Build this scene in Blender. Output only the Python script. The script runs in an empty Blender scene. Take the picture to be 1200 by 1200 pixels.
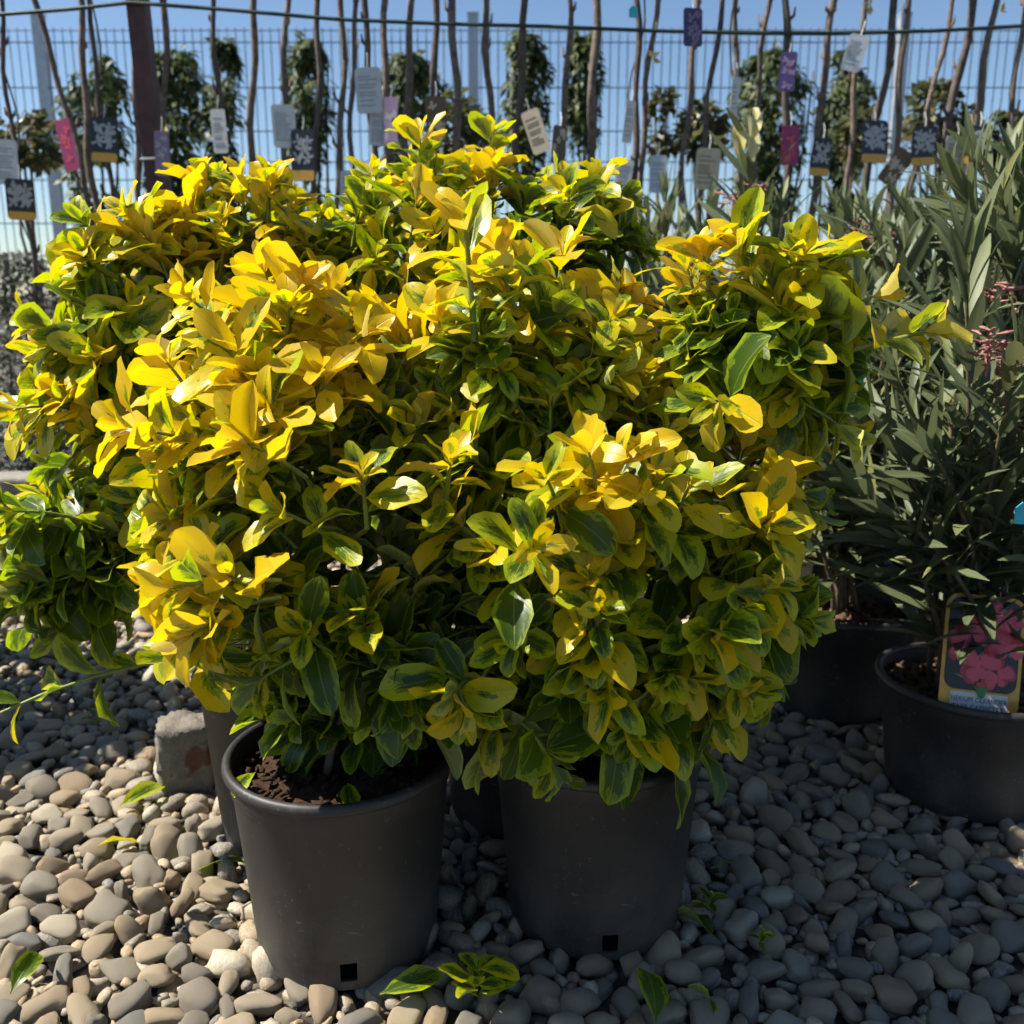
import bpy, bmesh, math, random
import numpy as np
from mathutils import Vector, Matrix, noise as mnoise

R = math.radians
rng = np.random.default_rng(11)
random.seed(11)
scene = bpy.context.scene
COL = scene.collection

# ------------------------------------------------------------------ camera
CAM_H, PITCH, FPX, PXW = 0.83, R(13.0), 1100.0, 1200.0
cd = bpy.data.cameras.new('camera'); cam = bpy.data.objects.new('camera', cd); COL.objects.link(cam)
cd.sensor_width = 36.0; cd.lens = 36.0 * FPX / PXW
cd.clip_start = 0.02; cd.clip_end = 3000
cam.location = (0, 0, CAM_H); cam.rotation_euler = (math.pi / 2 - PITCH, 0, 0)
cd.dof.use_dof = True; cd.dof.focus_distance = 1.05; cd.dof.aperture_fstop = 6.5
scene.camera = cam

# ------------------------------------------------------------------ sky and sun
SUN_EL = R(50); SUN_AZ = R(-87)            # azimuth from +Y (away from the camera), negative = towards -X
to_sun = Vector((math.sin(SUN_AZ) * math.cos(SUN_EL), math.cos(SUN_AZ) * math.cos(SUN_EL), math.sin(SUN_EL)))
w = bpy.data.worlds.new('World'); scene.world = w; w.use_nodes = True
wn = w.node_tree; wn.nodes.clear()
sky = wn.nodes.new('ShaderNodeTexSky'); sky.sky_type = 'NISHITA'; sky.sun_disc = False
sky.sun_elevation = SUN_EL; sky.sun_rotation = SUN_AZ
sky.air_density = 1.0; sky.dust_density = 0.25; sky.ozone_density = 4.0
bg = wn.nodes.new('ShaderNodeBackground'); bg.inputs['Strength'].default_value = 0.066
wo = wn.nodes.new('ShaderNodeOutputWorld')
wn.links.new(sky.outputs[0], bg.inputs[0]); wn.links.new(bg.outputs[0], wo.inputs[0])
sl = bpy.data.lights.new('sun', 'SUN'); sl.energy = 5.0; sl.angle = R(0.53); sl.color = (1.0, 0.94, 0.84)
so = bpy.data.objects.new('sun', sl); COL.objects.link(so)
so.rotation_euler = (-to_sun).to_track_quat('-Z', 'Y').to_euler(); so.location = to_sun * 20
vs = scene.view_settings
vs.view_transform = 'Standard'; vs.look = 'None'; vs.gamma = 1.0; vs.use_curve_mapping = False; vs.exposure = 1.05
scene.render.engine = 'CYCLES'
scene.cycles.use_denoising = True
scene.cycles.use_adaptive_sampling = True; scene.cycles.adaptive_threshold = 0.03
scene.cycles.max_bounces = 5; scene.cycles.transmission_bounces = 4; scene.cycles.diffuse_bounces = 3; scene.cycles.glossy_bounces = 2; scene.cycles.use_light_tree = False
scene.cycles.sample_clamp_indirect = 6.0

# ------------------------------------------------------------------ projection helpers (photo pixels, 1200 square)
FWD = Vector((0, math.cos(PITCH), -math.sin(PITCH))); UPV = Vector((0, math.sin(PITCH), math.cos(PITCH)))
CAMP = Vector((0, 0, CAM_H))
def at(px, py, Y):
    d = Vector((1, 0, 0)) * ((px - 600) / FPX) + UPV * ((600 - py) / FPX) + FWD
    return CAMP + d * (Y / d.y)
def at_ground(px, py, z=0.0):
    d = Vector((1, 0, 0)) * ((px - 600) / FPX) + UPV * ((600 - py) / FPX) + FWD
    return CAMP + d * ((z - CAM_H) / d.z)
def proj(P):                                   # Nx3 -> px, py, depth
    P = np.asarray(P, float) - np.array(CAMP)
    dep = P @ np.array(FWD)
    return 600 + FPX * P[:, 0] / dep, 600 - FPX * (P @ np.array(UPV)) / dep, dep

# ------------------------------------------------------------------ object helpers
def tag(o, label=None, cat=None, group=None, kind=None):
    if label: o['label'] = label
    if cat: o['category'] = cat
    if group: o['group'] = group
    if kind: o['kind'] = kind
    return o
def empty(name, loc=(0, 0, 0), rz=0.0):
    o = bpy.data.objects.new(name, None); COL.objects.link(o)
    o.empty_display_size = 0.05; o.location = loc; o.rotation_euler = (0, 0, rz)
    return o
def link(name, me, mats=None, parent=None, loc=None):
    o = bpy.data.objects.new(name, me); COL.objects.link(o)
    if mats is not None and len(me.materials) == 0:
        for m in (mats if isinstance(mats, (list, tuple)) else [mats]): me.materials.append(m)
    if parent is not None:
        o.parent = parent
    if loc is not None: o.location = loc
    return o
def world_to(parent, o):
    """keep o's coordinates as world coordinates below a parent that only has a location"""
    off = Vector((0, 0, 0)); p = parent
    while p is not None:
        off += p.location; p = p.parent
    o.parent = parent; o.location = o.location - off
    return o
def quads_mesh(name, V, F, attrs=None, smooth=True):
    V = np.asarray(V, np.float32); F = np.asarray(F, np.int32)
    me = bpy.data.meshes.new(name); k = F.shape[1]
    me.vertices.add(len(V)); me.vertices.foreach_set('co', V.ravel())
    me.loops.add(F.size); me.loops.foreach_set('vertex_index', F.ravel())
    me.polygons.add(len(F))
    me.polygons.foreach_set('loop_start', np.arange(0, F.size, k, dtype=np.int32))
    me.update(calc_edges=True)
    if smooth: me.polygons.foreach_set('use_smooth', np.ones(len(F), bool))
    for an, av in (attrs or {}).items():
        a = me.attributes.new(an, 'FLOAT', 'POINT'); a.data.foreach_set('value', np.asarray(av, np.float32))
    me.validate(clean_customdata=False)
    return me
class MB:
    """collects shapes into one mesh"""
    def __init__(s): s.v = []; s.f = []
    def add(s, v, f):
        o = len(s.v); s.v += [tuple(p) for p in v]; s.f += [tuple(i + o for i in q) for q in f]
    def box(s, c, size, M=None):
        x, y, z = [k / 2 for k in size]; c = Vector(c)
        pts = [Vector((sx * x, sy * y, sz * z)) for sx in (-1, 1) for sy in (-1, 1) for sz in (-1, 1)]
        if M is not None: pts = [M @ p for p in pts]
        s.add([c + p for p in pts], [(0, 1, 3, 2), (4, 6, 7, 5), (0, 4, 5, 1), (2, 3, 7, 6), (0, 2, 6, 4), (1, 5, 7, 3)])
    def tube(s, pts, rad, n=6, caps=True):
        pts = [Vector(p) for p in pts]; m = len(pts)
        if not hasattr(rad, '__len__'): rad = [rad] * m
        ref = None; vs = []; fs = []
        for i, p in enumerate(pts):
            t = (pts[min(i + 1, m - 1)] - pts[max(i - 1, 0)])
            t = t.normalized() if t.length > 1e-9 else Vector((0, 0, 1))
            if ref is None: ref = Vector((1, 0, 0)) if abs(t.x) < 0.8 else Vector((0, 1, 0))
            a = (ref - t * ref.dot(t)).normalized(); b = t.cross(a); ref = a
            for k in range(n):
                an = 2 * math.pi * k / n
                vs.append(p + (a * math.cos(an) + b * math.sin(an)) * rad[i])
        for i in range(m - 1):
            for k in range(n):
                fs.append((i * n + k, i * n + (k + 1) % n, (i + 1) * n + (k + 1) % n, (i + 1) * n + k))
        if caps: fs.append(tuple(range(n - 1, -1, -1))); fs.append(tuple(range((m - 1) * n, m * n)))
        s.add(vs, fs)
    def lathe(s, prof, n=48, skip=None, close=False):
        vs = []; fs = []; m = len(prof)
        for r, z in prof:
            for k in range(n):
                an = 2 * math.pi * k / n; vs.append((r * math.cos(an), r * math.sin(an), z))
        for i in range(m - (0 if close else 1)):
            j = (i + 1) % m
            for k in range(n):
                if skip and skip(i, k): continue
                fs.append((i * n + k, i * n + (k + 1) % n, j * n + (k + 1) % n, j * n + k))
        s.add(vs, fs)
    def poly(s, pts): s.add(pts, [tuple(range(len(pts)))])
    def mesh(s, name, smooth=False, M=None):
        me = bpy.data.meshes.new(name)
        v = s.v if M is None else [tuple(M @ Vector(p)) for p in s.v]
        me.from_pydata(v, [], s.f); me.update()
        if smooth: me.polygons.foreach_set('use_smooth', [True] * len(me.polygons))
        return me
    def build(s, name, mat, parent=None, smooth=False, loc=None, M=None):
        return link(name, s.mesh(name, smooth, M), mat, parent, loc)
def smooth_angle(o, deg=35):
    me = o.data
    bm = bmesh.new(); bm.from_mesh(me)
    for f in bm.faces: f.smooth = True
    for e in bm.edges:
        if len(e.link_faces) == 2 and e.calc_face_angle(0) > R(deg): e.smooth = False
    bm.to_mesh(me); bm.free()

# ------------------------------------------------------------------ materials
class NT:
    def __init__(s, name):
        s.m = bpy.data.materials.new(name); s.m.use_nodes = True; s.t = s.m.node_tree; s.t.nodes.clear()
        s.out = s.t.nodes.new('ShaderNodeOutputMaterial')
    def n(s, typ, **kw):
        x = s.t.nodes.new('ShaderNode' + typ)
        for k, v in kw.items(): setattr(x, k, v)
        return x
    def l(s, a, b): s.t.links.new(a, b)
    def put(s, sock, v):
        if isinstance(v, bpy.types.NodeSocket): s.l(v, sock)
        else: sock.default_value = v
    def math(s, op, a, b=0.0, c=0.0, clamp=False):
        x = s.n('Math', operation=op, use_clamp=clamp)
        for i, v in enumerate((a, b, c)): s.put(x.inputs[i], v)
        return x.outputs[0]
    def attr(s, name):
        x = s.n('Attribute', attribute_type='GEOMETRY', attribute_name=name); return x.outputs['Fac']
    def noise(s, vec=None, scale=5.0, detail=3.0, rough=0.55, dist=0.0):
        x = s.n('TexNoise'); x.inputs['Scale'].default_value = scale; x.inputs['Detail'].default_value = detail
        x.inputs['Roughness'].default_value = rough; x.inputs['Distortion'].default_value = dist
        if vec is not None: s.l(vec, x.inputs['Vector'])
        return x
    def ss(s, v, lo, hi):
        x = s.n('MapRange', interpolation_type='SMOOTHSTEP')
        s.put(x.inputs['Value'], v); s.put(x.inputs['From Min'], lo); s.put(x.inputs['From Max'], hi)
        return x.outputs[0]
    def mix(s, f, a, b):
        x = s.n('Mix', data_type='RGBA')
        s.put(x.inputs[0], f); s.put(x.inputs[6], a); s.put(x.inputs[7], b); return x.outputs[2]
    def xyz(s, a, b, c):
        x = s.n('CombineXYZ')
        for i, v in enumerate((a, b, c)): s.put(x.inputs[i], v)
        return x.outputs[0]
    def ramp(s, f, stops, interp='LINEAR'):
        x = s.n('ValToRGB'); cr = x.color_ramp; cr.interpolation = interp
        while len(cr.elements) > 1: cr.elements.remove(cr.elements[0])
        cr.elements[0].position = stops[0][0]; cr.elements[0].color = (*stops[0][1], 1)
        for p, c in stops[1:]:
            e = cr.elements.new(p); e.color = (*c, 1)
        s.put(x.inputs[0], f); return x.outputs[0]
    def pbsdf(s, color, rough=0.5, spec=0.5, normal=None, metal=0.0):
        p = s.n('BsdfPrincipled'); s.put(p.inputs['Base Color'], color); s.put(p.inputs['Roughness'], rough)
        p.inputs['Specular IOR Level'].default_value = spec; p.inputs['Metallic'].default_value = metal
        if normal is not None: s.l(normal, p.inputs['Normal'])
        return p.outputs[0]
    def bump(s, h, strength=0.3, dist=0.005):
        b = s.n('Bump'); b.inputs['Strength'].default_value = strength; b.inputs['Distance'].default_value = dist
        s.put(b.inputs['Height'], h); return b.outputs[0]
    def done(s, sh): s.l(sh, s.out.inputs['Surface']); return s.m

def c4(c): return (*c, 1.0)
def leaf_mix(nt, col, trans, rough, fac, normal=None, spec=0.5):
    p = nt.pbsdf(col, rough, spec, normal)
    tr = nt.n('BsdfTranslucent'); nt.put(tr.inputs[0], trans)
    if normal is not None: nt.l(normal, tr.inputs['Normal'])
    mx = nt.n('MixShader'); nt.put(mx.inputs[0], fac); nt.l(p, mx.inputs[1]); nt.l(tr.outputs[0], mx.inputs[2])
    return mx.outputs[0]

def mat_euonymus():
    nt = NT('variegated_leaf')
    lu, lt, yel, rnd = nt.attr('lu'), nt.attr('lt'), nt.attr('yel'), nt.attr('rnd')
    au = nt.math('ABSOLUTE', lu)
    r100 = nt.math('MULTIPLY', rnd, 91.7)
    v1 = nt.xyz(nt.math('MULTIPLY', lu, 1.3), nt.math('MULTIPLY', lt, 1.5), r100)
    n1 = nt.noise(v1, 2.4, 3.0, 0.6).outputs['Fac']
    v2 = nt.xyz(nt.math('MULTIPLY', nt.math('SUBTRACT', lt, nt.math('MULTIPLY', au, 0.35)), 9.0), nt.math('MULTIPLY', lu, 1.2), r100)
    n2 = nt.noise(v2, 1.6, 2.0, 0.5).outputs['Fac']
    edge = nt.math('MAXIMUM', au, nt.math('ADD', nt.math('MULTIPLY', nt.math('ABSOLUTE', nt.math('SUBTRACT', lt, 0.45)), 1.5), 0.0))
    e = nt.math('ADD', edge, nt.math('MULTIPLY', nt.math('SUBTRACT', n1, 0.5), 1.1))
    e = nt.math('ADD', e, nt.math('MULTIPLY', nt.math('SUBTRACT', n2, 0.5), 0.55))
    T = nt.math('SUBTRACT', 1.06, nt.math('MULTIPLY', yel, 1.15))
    g = nt.math('SUBTRACT', 1.0, nt.ss(e, nt.math('SUBTRACT', T, 0.035), nt.math('ADD', T, 0.035)))      # green centre
    T2 = nt.math('SUBTRACT', T, 0.22)
    g2 = nt.math('SUBTRACT', 1.0, nt.ss(e, nt.math('SUBTRACT', T2, 0.03), nt.math('ADD', T2, 0.03)))     # darker heart
    hue = nt.noise(nt.xyz(r100, 3.3, 1.7), 1.0, 0.0).outputs['Fac']
    ysel = nt.ss(nt.math('ADD', yel, nt.math('MULTIPLY', nt.math('SUBTRACT', hue, 0.5), 0.9)), 0.05, 0.95)
    ycol = nt.ramp(ysel, [(0.0, (0.27, 0.36, 0.012)), (0.42, (0.42, 0.45, 0.012)), (0.78, (0.61, 0.49, 0.012)), (1.0, (0.67, 0.47, 0.011))])
    gmid = nt.ramp(hue, [(0.3, (0.14, 0.21, 0.012)), (0.7, (0.25, 0.31, 0.014))])
    gdark = nt.ramp(hue, [(0.3, (0.038, 0.080, 0.008)), (0.7, (0.088, 0.15, 0.011))])
    c = nt.mix(g, ycol, gmid); c = nt.mix(g2, c, gdark)
    rib = nt.math('SUBTRACT', 1.0, nt.ss(au, 0.015, 0.075))
    c = nt.mix(nt.math('MULTIPLY', rib, 0.35), c, c4((0.36, 0.38, 0.08)))
    # a few brown blemishes with a shape of their own
    sp = nt.noise(nt.xyz(nt.math('MULTIPLY', lu, 2.0), nt.math('MULTIPLY', lt, 3.0), r100), 4.5, 2.0).outputs['Fac']
    c = nt.mix(nt.math('MULTIPLY', nt.ss(sp, 0.72, 0.76), 0.5), c, c4((0.22, 0.10, 0.03)))
    geo = nt.n('NewGeometry')
    under = nt.mix(0.45, c, c4((0.50, 0.50, 0.20)))
    col = nt.mix(geo.outputs['Backfacing'], c, under)
    hsv = nt.n('HueSaturation'); hsv.inputs['Saturation'].default_value = 1.05; hsv.inputs['Value'].default_value = 1.3
    nt.l(c, hsv.inputs['Color'])
    rough = nt.math('ADD', nt.math('ADD', 0.27, nt.math('MULTIPLY', geo.outputs['Backfacing'], 0.3)), nt.math('MULTIPLY', n1, 0.16))
    vein = nt.noise(nt.xyz(nt.math('MULTIPLY', nt.math('SUBTRACT', lt, nt.math('MULTIPLY', au, 0.3)), 26.0), nt.math('MULTIPLY', lu, 0.8), r100), 1.0, 1.0).outputs['Fac']
    h = nt.math('SUBTRACT', nt.math('MULTIPLY', vein, 0.5), nt.math('MULTIPLY', rib, 0.8))
    return nt.done(leaf_mix(nt, col, hsv.outputs[0], rough, 0.44, nt.bump(h, 0.35, 0.0012), 0.4))

def mat_leaf(name, stops, trans_gain=1.3, rough=0.42, fac=0.25, ribcol=(0.2, 0.22, 0.1), under=(0.16, 0.19, 0.11), undf=0.6, spec=0.45):
    nt = NT(name); lu, rnd = nt.attr('lu'), nt.attr('rnd')
    oi = nt.n('ObjectInfo')
    f = nt.math('FRACT', nt.math('ADD', rnd, nt.math('MULTIPLY', oi.outputs['Random'], 1.0)))
    c = nt.ramp(f, stops)
    rib = nt.math('SUBTRACT', 1.0, nt.ss(nt.math('ABSOLUTE', lu), 0.06, 0.2))
    c = nt.mix(nt.math('MULTIPLY', rib, 0.55), c, c4(ribcol))
    geo = nt.n('NewGeometry')
    col = nt.mix(nt.math('MULTIPLY', geo.outputs['Backfacing'], undf), c, c4(under))
    hsv = nt.n('HueSaturation'); hsv.inputs['Value'].default_value = trans_gain; nt.l(c, hsv.inputs['Color'])
    return nt.done(leaf_mix(nt, col, hsv.outputs[0], rough, fac, None, spec))

def mat_simple(name, col, rough=0.6, var=0.25, scale=30.0, bump=0.2, bdist=0.002, spec=0.4, metal=0.0, col2=None):
    nt = NT(name); tc = nt.n('TexCoord')
    n = nt.noise(tc.outputs['Object'], scale, 5.0, 0.6).outputs['Fac']
    a = [k * (1 - var) for k in col]; b = col2 or [min(1, k * (1 + var)) for k in col]
    c = nt.ramp(n, [(0.3, a), (0.7, b)])
    return nt.done(nt.pbsdf(c, rough, spec, nt.bump(n, bump, bdist) if bump else None, metal))

def mat_pebble():
    nt = NT('river_pebble'); tc = nt.n('TexCoord'); oi = nt.n('ObjectInfo')
    rnd = nt.math('FRACT', nt.math('ADD', nt.attr('rnd'), nt.math('MULTIPLY', oi.outputs['Random'], 7.0)))
    c = nt.ramp(rnd, [(0.0, (0.207, 0.176, 0.132)), (0.12, (0.294, 0.230, 0.144)), (0.24, (0.249, 0.217, 0.160)), (0.36, (0.353, 0.281, 0.178)),
                      (0.48, (0.186, 0.168, 0.137)), (0.58, (0.305, 0.244, 0.163)), (0.68, (0.264, 0.186, 0.105)), (0.78, (0.392, 0.335, 0.241)),
                      (0.86, (0.162, 0.154, 0.133)), (0.93, (0.324, 0.240, 0.137)), (1.0, (0.451, 0.390, 0.287))], 'CONSTANT')
    v = nt.n('VectorMath', operation='ADD'); nt.l(tc.outputs['Object'], v.inputs[0]); nt.l(nt.xyz(nt.math('MULTIPLY', rnd, 37.0), rnd, 0.0), v.inputs[1])
    n1 = nt.noise(v.outputs[0], 55.0, 5.0, 0.65).outputs['Fac']
    n2 = nt.noise(v.outputs[0], 340.0, 3.0, 0.6).outputs['Fac']
    st = nt.n('TexWave'); st.inputs['Scale'].default_value = 42; st.inputs['Distortion'].default_value = 6; st.inputs['Detail'].default_value = 2; nt.l(v.outputs[0], st.inputs['Vector'])
    c = nt.mix(nt.math('MULTIPLY', nt.ss(n1, 0.5, 0.75), 0.4), c, c4((0.42, 0.37, 0.29)))
    c = nt.mix(nt.math('MULTIPLY', nt.ss(n1, 0.5, 0.25), 0.4), c, c4((0.14, 0.125, 0.105)))
    c = nt.mix(nt.math('MULTIPLY', nt.ss(st.outputs['Fac'], 0.86, 1.0), nt.math('MULTIPLY', nt.ss(rnd, 0.5, 0.55), 0.25)), c, c4((0.5, 0.48, 0.43)))
    c = nt.mix(nt.math('MULTIPLY', nt.ss(n2, 0.55, 0.66), 0.38), c, c4((0.5, 0.45, 0.37)))
    c = nt.mix(nt.math('MULTIPLY', nt.ss(n2, 0.45, 0.34), 0.3), c, c4((0.085, 0.075, 0.062)))
    h = nt.math('ADD', nt.math('MULTIPLY', n1, 1.0), nt.math('MULTIPLY', n2, 0.35))
    return nt.done(nt.pbsdf(c, nt.math('ADD', 0.52, nt.math('MULTIPLY', n1, 0.3)), 0.35, nt.bump(h, 0.7, 0.0025)))

def mat_pot():
    nt = NT('black_pot_plastic'); tc = nt.n('TexCoord'); o = tc.outputs['Object']
    n1 = nt.noise(o, 9.0, 5.0, 0.6).outputs['Fac']; n2 = nt.noise(o, 160.0, 3.0, 0.7).outputs['Fac']
    sx = nt.n('SeparateXYZ'); nt.l(o, sx.inputs[0])
    mp = nt.n('Mapping'); mp.inputs['Scale'].default_value = (60, 60, 5); nt.l(o, mp.inputs[0])
    n3 = nt.noise(mp.outputs[0], 1.0, 4.0, 0.7).outputs['Fac']
    c = nt.ramp(n1, [(0.25, (0.020, 0.019, 0.0185)), (0.75, (0.034, 0.031, 0.029))])
    low = nt.math('MULTIPLY', nt.ss(n1, 0.36, 0.62), nt.math('SUBTRACT', 1.0, nt.ss(sx.outputs[2], 0.02, 0.2)))     # dust splashed up from the ground
    c = nt.mix(nt.math('MULTIPLY', low, 0.55), c, c4((0.085, 0.075, 0.062)))
    c = nt.mix(nt.math('MULTIPLY', nt.ss(n3, 0.60, 0.72), 0.25), c, c4((0.09, 0.082, 0.072)))
    c = nt.mix(nt.math('MULTIPLY', nt.ss(n2, 0.63, 0.72), 0.55), c, c4((0.15, 0.14, 0.125)))
    mp2 = nt.n('Mapping'); mp2.inputs['Scale'].default_value = (30, 30, 75); mp2.inputs['Rotation'].default_value = (0.5, 0.3, 0.2); nt.l(o, mp2.inputs[0])
    n4 = nt.noise(mp2.outputs[0], 1.0, 2.0, 0.5, 1.5).outputs['Fac']
    c = nt.mix(nt.math('MULTIPLY', nt.ss(n4, 0.70, 0.735), 0.45), c, c4((0.16, 0.15, 0.135)))
    rough = nt.math('ADD', 0.40, nt.math('MULTIPLY', n1, 0.25))
    return nt.done(nt.pbsdf(c, rough, 0.5, nt.bump(n2, 0.08, 0.001)))

def mat_soil(name, a, b):
    nt = NT(name); tc = nt.n('TexCoord')
    n1 = nt.noise(tc.outputs['Object'], 90.0, 6.0, 0.7).outputs['Fac']; n2 = nt.noise(tc.outputs['Object'], 420.0, 3.0, 0.7).outputs['Fac']
    c = nt.ramp(n1, [(0.3, a), (0.7, b)]); c = nt.mix(nt.math('MULTIPLY', nt.ss(n2, 0.62, 0.7), 0.5), c, c4((0.24, 0.17, 0.11)))
    return nt.done(nt.pbsdf(c, 0.95, 0.15, nt.bump(nt.math('ADD', n1, n2), 0.8, 0.006)))

def flat(name, col, rough=0.5, spec=0.4):
    nt = NT(name); tc = nt.n('TexCoord'); n = nt.noise(tc.outputs['Object'], 60.0, 3.0).outputs['Fac']
    c = nt.ramp(n, [(0.3, [k * 0.88 for k in col]), (0.7, [min(1, k * 1.08) for k in col])])
    return nt.done(nt.pbsdf(c, rough, spec))

M_EU = mat_euonymus()
M_OL = mat_leaf('oleander_leaf', [(0.0, (0.07, 0.092, 0.044)), (0.5, (0.105, 0.13, 0.062)), (0.85, (0.15, 0.172, 0.075)), (1.0, (0.22, 0.22, 0.075))], 1.3, 0.5, 0.22, (0.16, 0.18, 0.08), (0.13, 0.155, 0.085), 0.6, 0.3)
M_CL = mat_leaf('climber_leaf', [(0.0, (0.034, 0.052, 0.018)), (0.6, (0.062, 0.088, 0.026)), (1.0, (0.13, 0.16, 0.045))], 1.4, 0.5, 0.34, spec=0.3)
M_RO = mat_leaf('rose_leaf', [(0.0, (0.035, 0.048, 0.018)), (0.6, (0.075, 0.085, 0.03)), (0.9, (0.13, 0.12, 0.035)), (1.0, (0.16, 0.07, 0.035))], 1.3, 0.4, 0.3)
M_GR = mat_leaf('grey_leaf', [(0.0, (0.075, 0.085, 0.066)), (0.6, (0.12, 0.13, 0.105)), (1.0, (0.2, 0.21, 0.17))], 1.2, 0.6, 0.2, (0.2, 0.21, 0.17))
M_STEM = mat_simple('green_stem', (0.17, 0.20, 0.04), 0.5, 0.25, 40, 0.1)
M_WOODY = mat_simple('woody_stem', (0.13, 0.095, 0.06), 0.8, 0.35, 60, 0.5)
M_CANE = mat_simple('cane_bark', (0.145, 0.11, 0.085), 0.8, 0.5, 45, 0.7, 0.004)
M_CANE2 = mat_simple('dark_cane_bark', (0.085, 0.066, 0.055), 0.8, 0.45, 45, 0.7, 0.004)
M_PEB = mat_pebble(); M_POT = mat_pot()
M_SOIL = mat_soil('dark_potting_soil', (0.028, 0.016, 0.010), (0.085, 0.05, 0.032))
M_BARKSOIL = mat_soil('dry_bark_soil', (0.06, 0.035, 0.022), (0.22, 0.14, 0.09))
def mat_block():
    nt = NT('rough_concrete'); tc = nt.n('TexCoord'); o = tc.outputs['Object']
    n1 = nt.noise(o, 40.0, 5.0, 0.65).outputs['Fac']; n2 = nt.noise(o, 260.0, 3.0, 0.7).outputs['Fac']; n3 = nt.noise(o, 16.0, 2.0).outputs['Fac']
    c = nt.ramp(n1, [(0.3, (0.15, 0.135, 0.11)), (0.7, (0.27, 0.24, 0.195))])
    c = nt.mix(nt.math('MULTIPLY', nt.ss(n2, 0.6, 0.7), 0.5), c, c4((0.4, 0.37, 0.32))); c = nt.mix(nt.math('MULTIPLY', nt.ss(n3, 0.56, 0.62), 0.8), c, c4((0.14, 0.06, 0.035)))
    return nt.done(nt.pbsdf(c, 0.95, 0.15, nt.bump(nt.math('ADD', n1, n2), 0.9, 0.005)))
M_CONC = mat_block()
M_KERB = mat_simple('grey_kerb_concrete', (0.24, 0.22, 0.19), 0.9, 0.3, 20, 0.6, 0.006, 0.2)
M_RUST = mat_simple('brown_painted_steel', (0.075, 0.030, 0.024), 0.55, 0.35, 25, 0.3, 0.002)
M_GALV = mat_simple('galvanised_steel', (0.42, 0.44, 0.46), 0.45, 0.15, 30, 0.1, 0.001, 0.5, 0.5)
M_WIRE = mat_simple('grey_fence_wire', (0.075, 0.09, 0.105), 0.5, 0.15, 30, 0.0)
M_CABLE = mat_simple('green_coated_cable', (0.02, 0.045, 0.035), 0.5, 0.2, 30, 0.0)
M_PINK = mat_simple('dried_pink_flower', (0.30, 0.13, 0.115), 0.8, 0.4, 60, 0.2)

# ------------------------------------------------------------------ ground
def build_ground():
    nt = NT('stony_soil'); tc = nt.n('TexCoord'); o = tc.outputs['Object']
    n1 = nt.noise(o, 3.0, 6.0, 0.6).outputs['Fac']
    vo = nt.n('TexVoronoi'); vo.inputs['Scale'].default_value = 28.0; nt.l(o, vo.inputs['Vector'])
    c = nt.mix(nt.ss(vo.outputs['Distance'], 0.1, 0.55), nt.ramp(n1, [(0.3, (0.20, 0.18, 0.15)), (0.7, (0.28, 0.25, 0.2))]), c4((0.06, 0.052, 0.042)))
    nt.done(nt.pbsdf(c, 0.95, 0.2, nt.bump(nt.math('MULTIPLY', vo.outputs['Distance'], -1.0), 0.8, 0.02)))
    mb = MB(); S = 900.0
    mb.add([(-S, -S, 0), (S, -S, 0), (S, S, 0), (-S, S, 0)], [(0, 1, 2, 3)])
    g = mb.build('ground', nt.m)
    tag(g, 'bed of grey and beige river pebbles under the nursery pots', 'ground', kind='structure')
    return g
GROUND = build_ground()
SHADE_OFF = 0.0

# potted things: centre x, centre y, rim radius, base radius, height
POTS = {'FL': (-0.214, 1.078, 0.144, 0.114, 0.262), 'FR': (0.112, 1.130, 0.143, 0.114, 0.262),
        'BL': (-0.340, 1.330, 0.138, 0.108, 0.270), 'BM': (0.010, 1.390, 0.138, 0.108, 0.262),
        'O1': (0.765, 1.450, 0.155, 0.122, 0.203), 'O2': (0.655, 1.800, 0.150, 0.118, 0.215), 'O3': (0.560, 2.140, 0.150, 0.118, 0.215),
        'O4': (1.120, 1.700, 0.150, 0.118, 0.215), 'O5': (1.010, 2.060, 0.150, 0.118, 0.215), 'O6': (0.900, 2.420, 0.150, 0.118, 0.215),
        'O7': (0.450, 2.480, 0.150, 0.118, 0.215), 'O8': (1.330, 2.300, 0.150, 0.118, 0.215)}
POT_Z = 0.014

def ico(sub):
    bm = bmesh.new(); bmesh.ops.create_icosphere(bm, subdivisions=sub, radius=1.0)
    bm.verts.ensure_lookup_table()
    V = np.array([v.co[:] for v in bm.verts]); F = np.array([[v.index for v in f.verts] for f in bm.faces]); bm.free()
    return V, F
def pebble_shape(sub, seed):
    r = np.random.default_rng(seed); V, F = ico(sub)
    p = r.uniform(1.6, 3.4)                                    # superellipsoid: some rounder, some blockier
    nrm = (np.abs(V) ** p).sum(1) ** (1 / p); V = V / nrm[:, None] * (1.0 if p <= 2 else 0.93)
    off = r.uniform(-20, 20, 3)
    d = np.array([mnoise.noise(Vector(v * 0.9 + off)) for v in V]); V = V * (1 + 0.30 * d)[:, None]
    d2 = np.array([mnoise.noise(Vector(v * 2.2 + off)) for v in V]); V = V * (1 + 0.10 * d2)[:, None]
    for _ in range(int(r.integers(0, 3))):                     # worn flat facets
        n = r.normal(size=3); n /= np.linalg.norm(n); h = r.uniform(0.55, 0.8); q = V @ n
        V = V - np.maximum(q - h, 0)[:, None] * n * 0.85
    return V, F
def rot_euler(ax, ay, az):
    cx, sx, cy, sy, cz, sz = np.cos(ax), np.sin(ax), np.cos(ay), np.sin(ay), np.cos(az), np.sin(az)
    return np.array([[cz * cy, cz * sy * sx - sz * cx, cz * sy * cx + sz * sx], [sz * cy, sz * sy * sx + cz * cx, sz * sy * cx - cz * sx], [-sy, cy * sx, cy * cx]])

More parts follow.
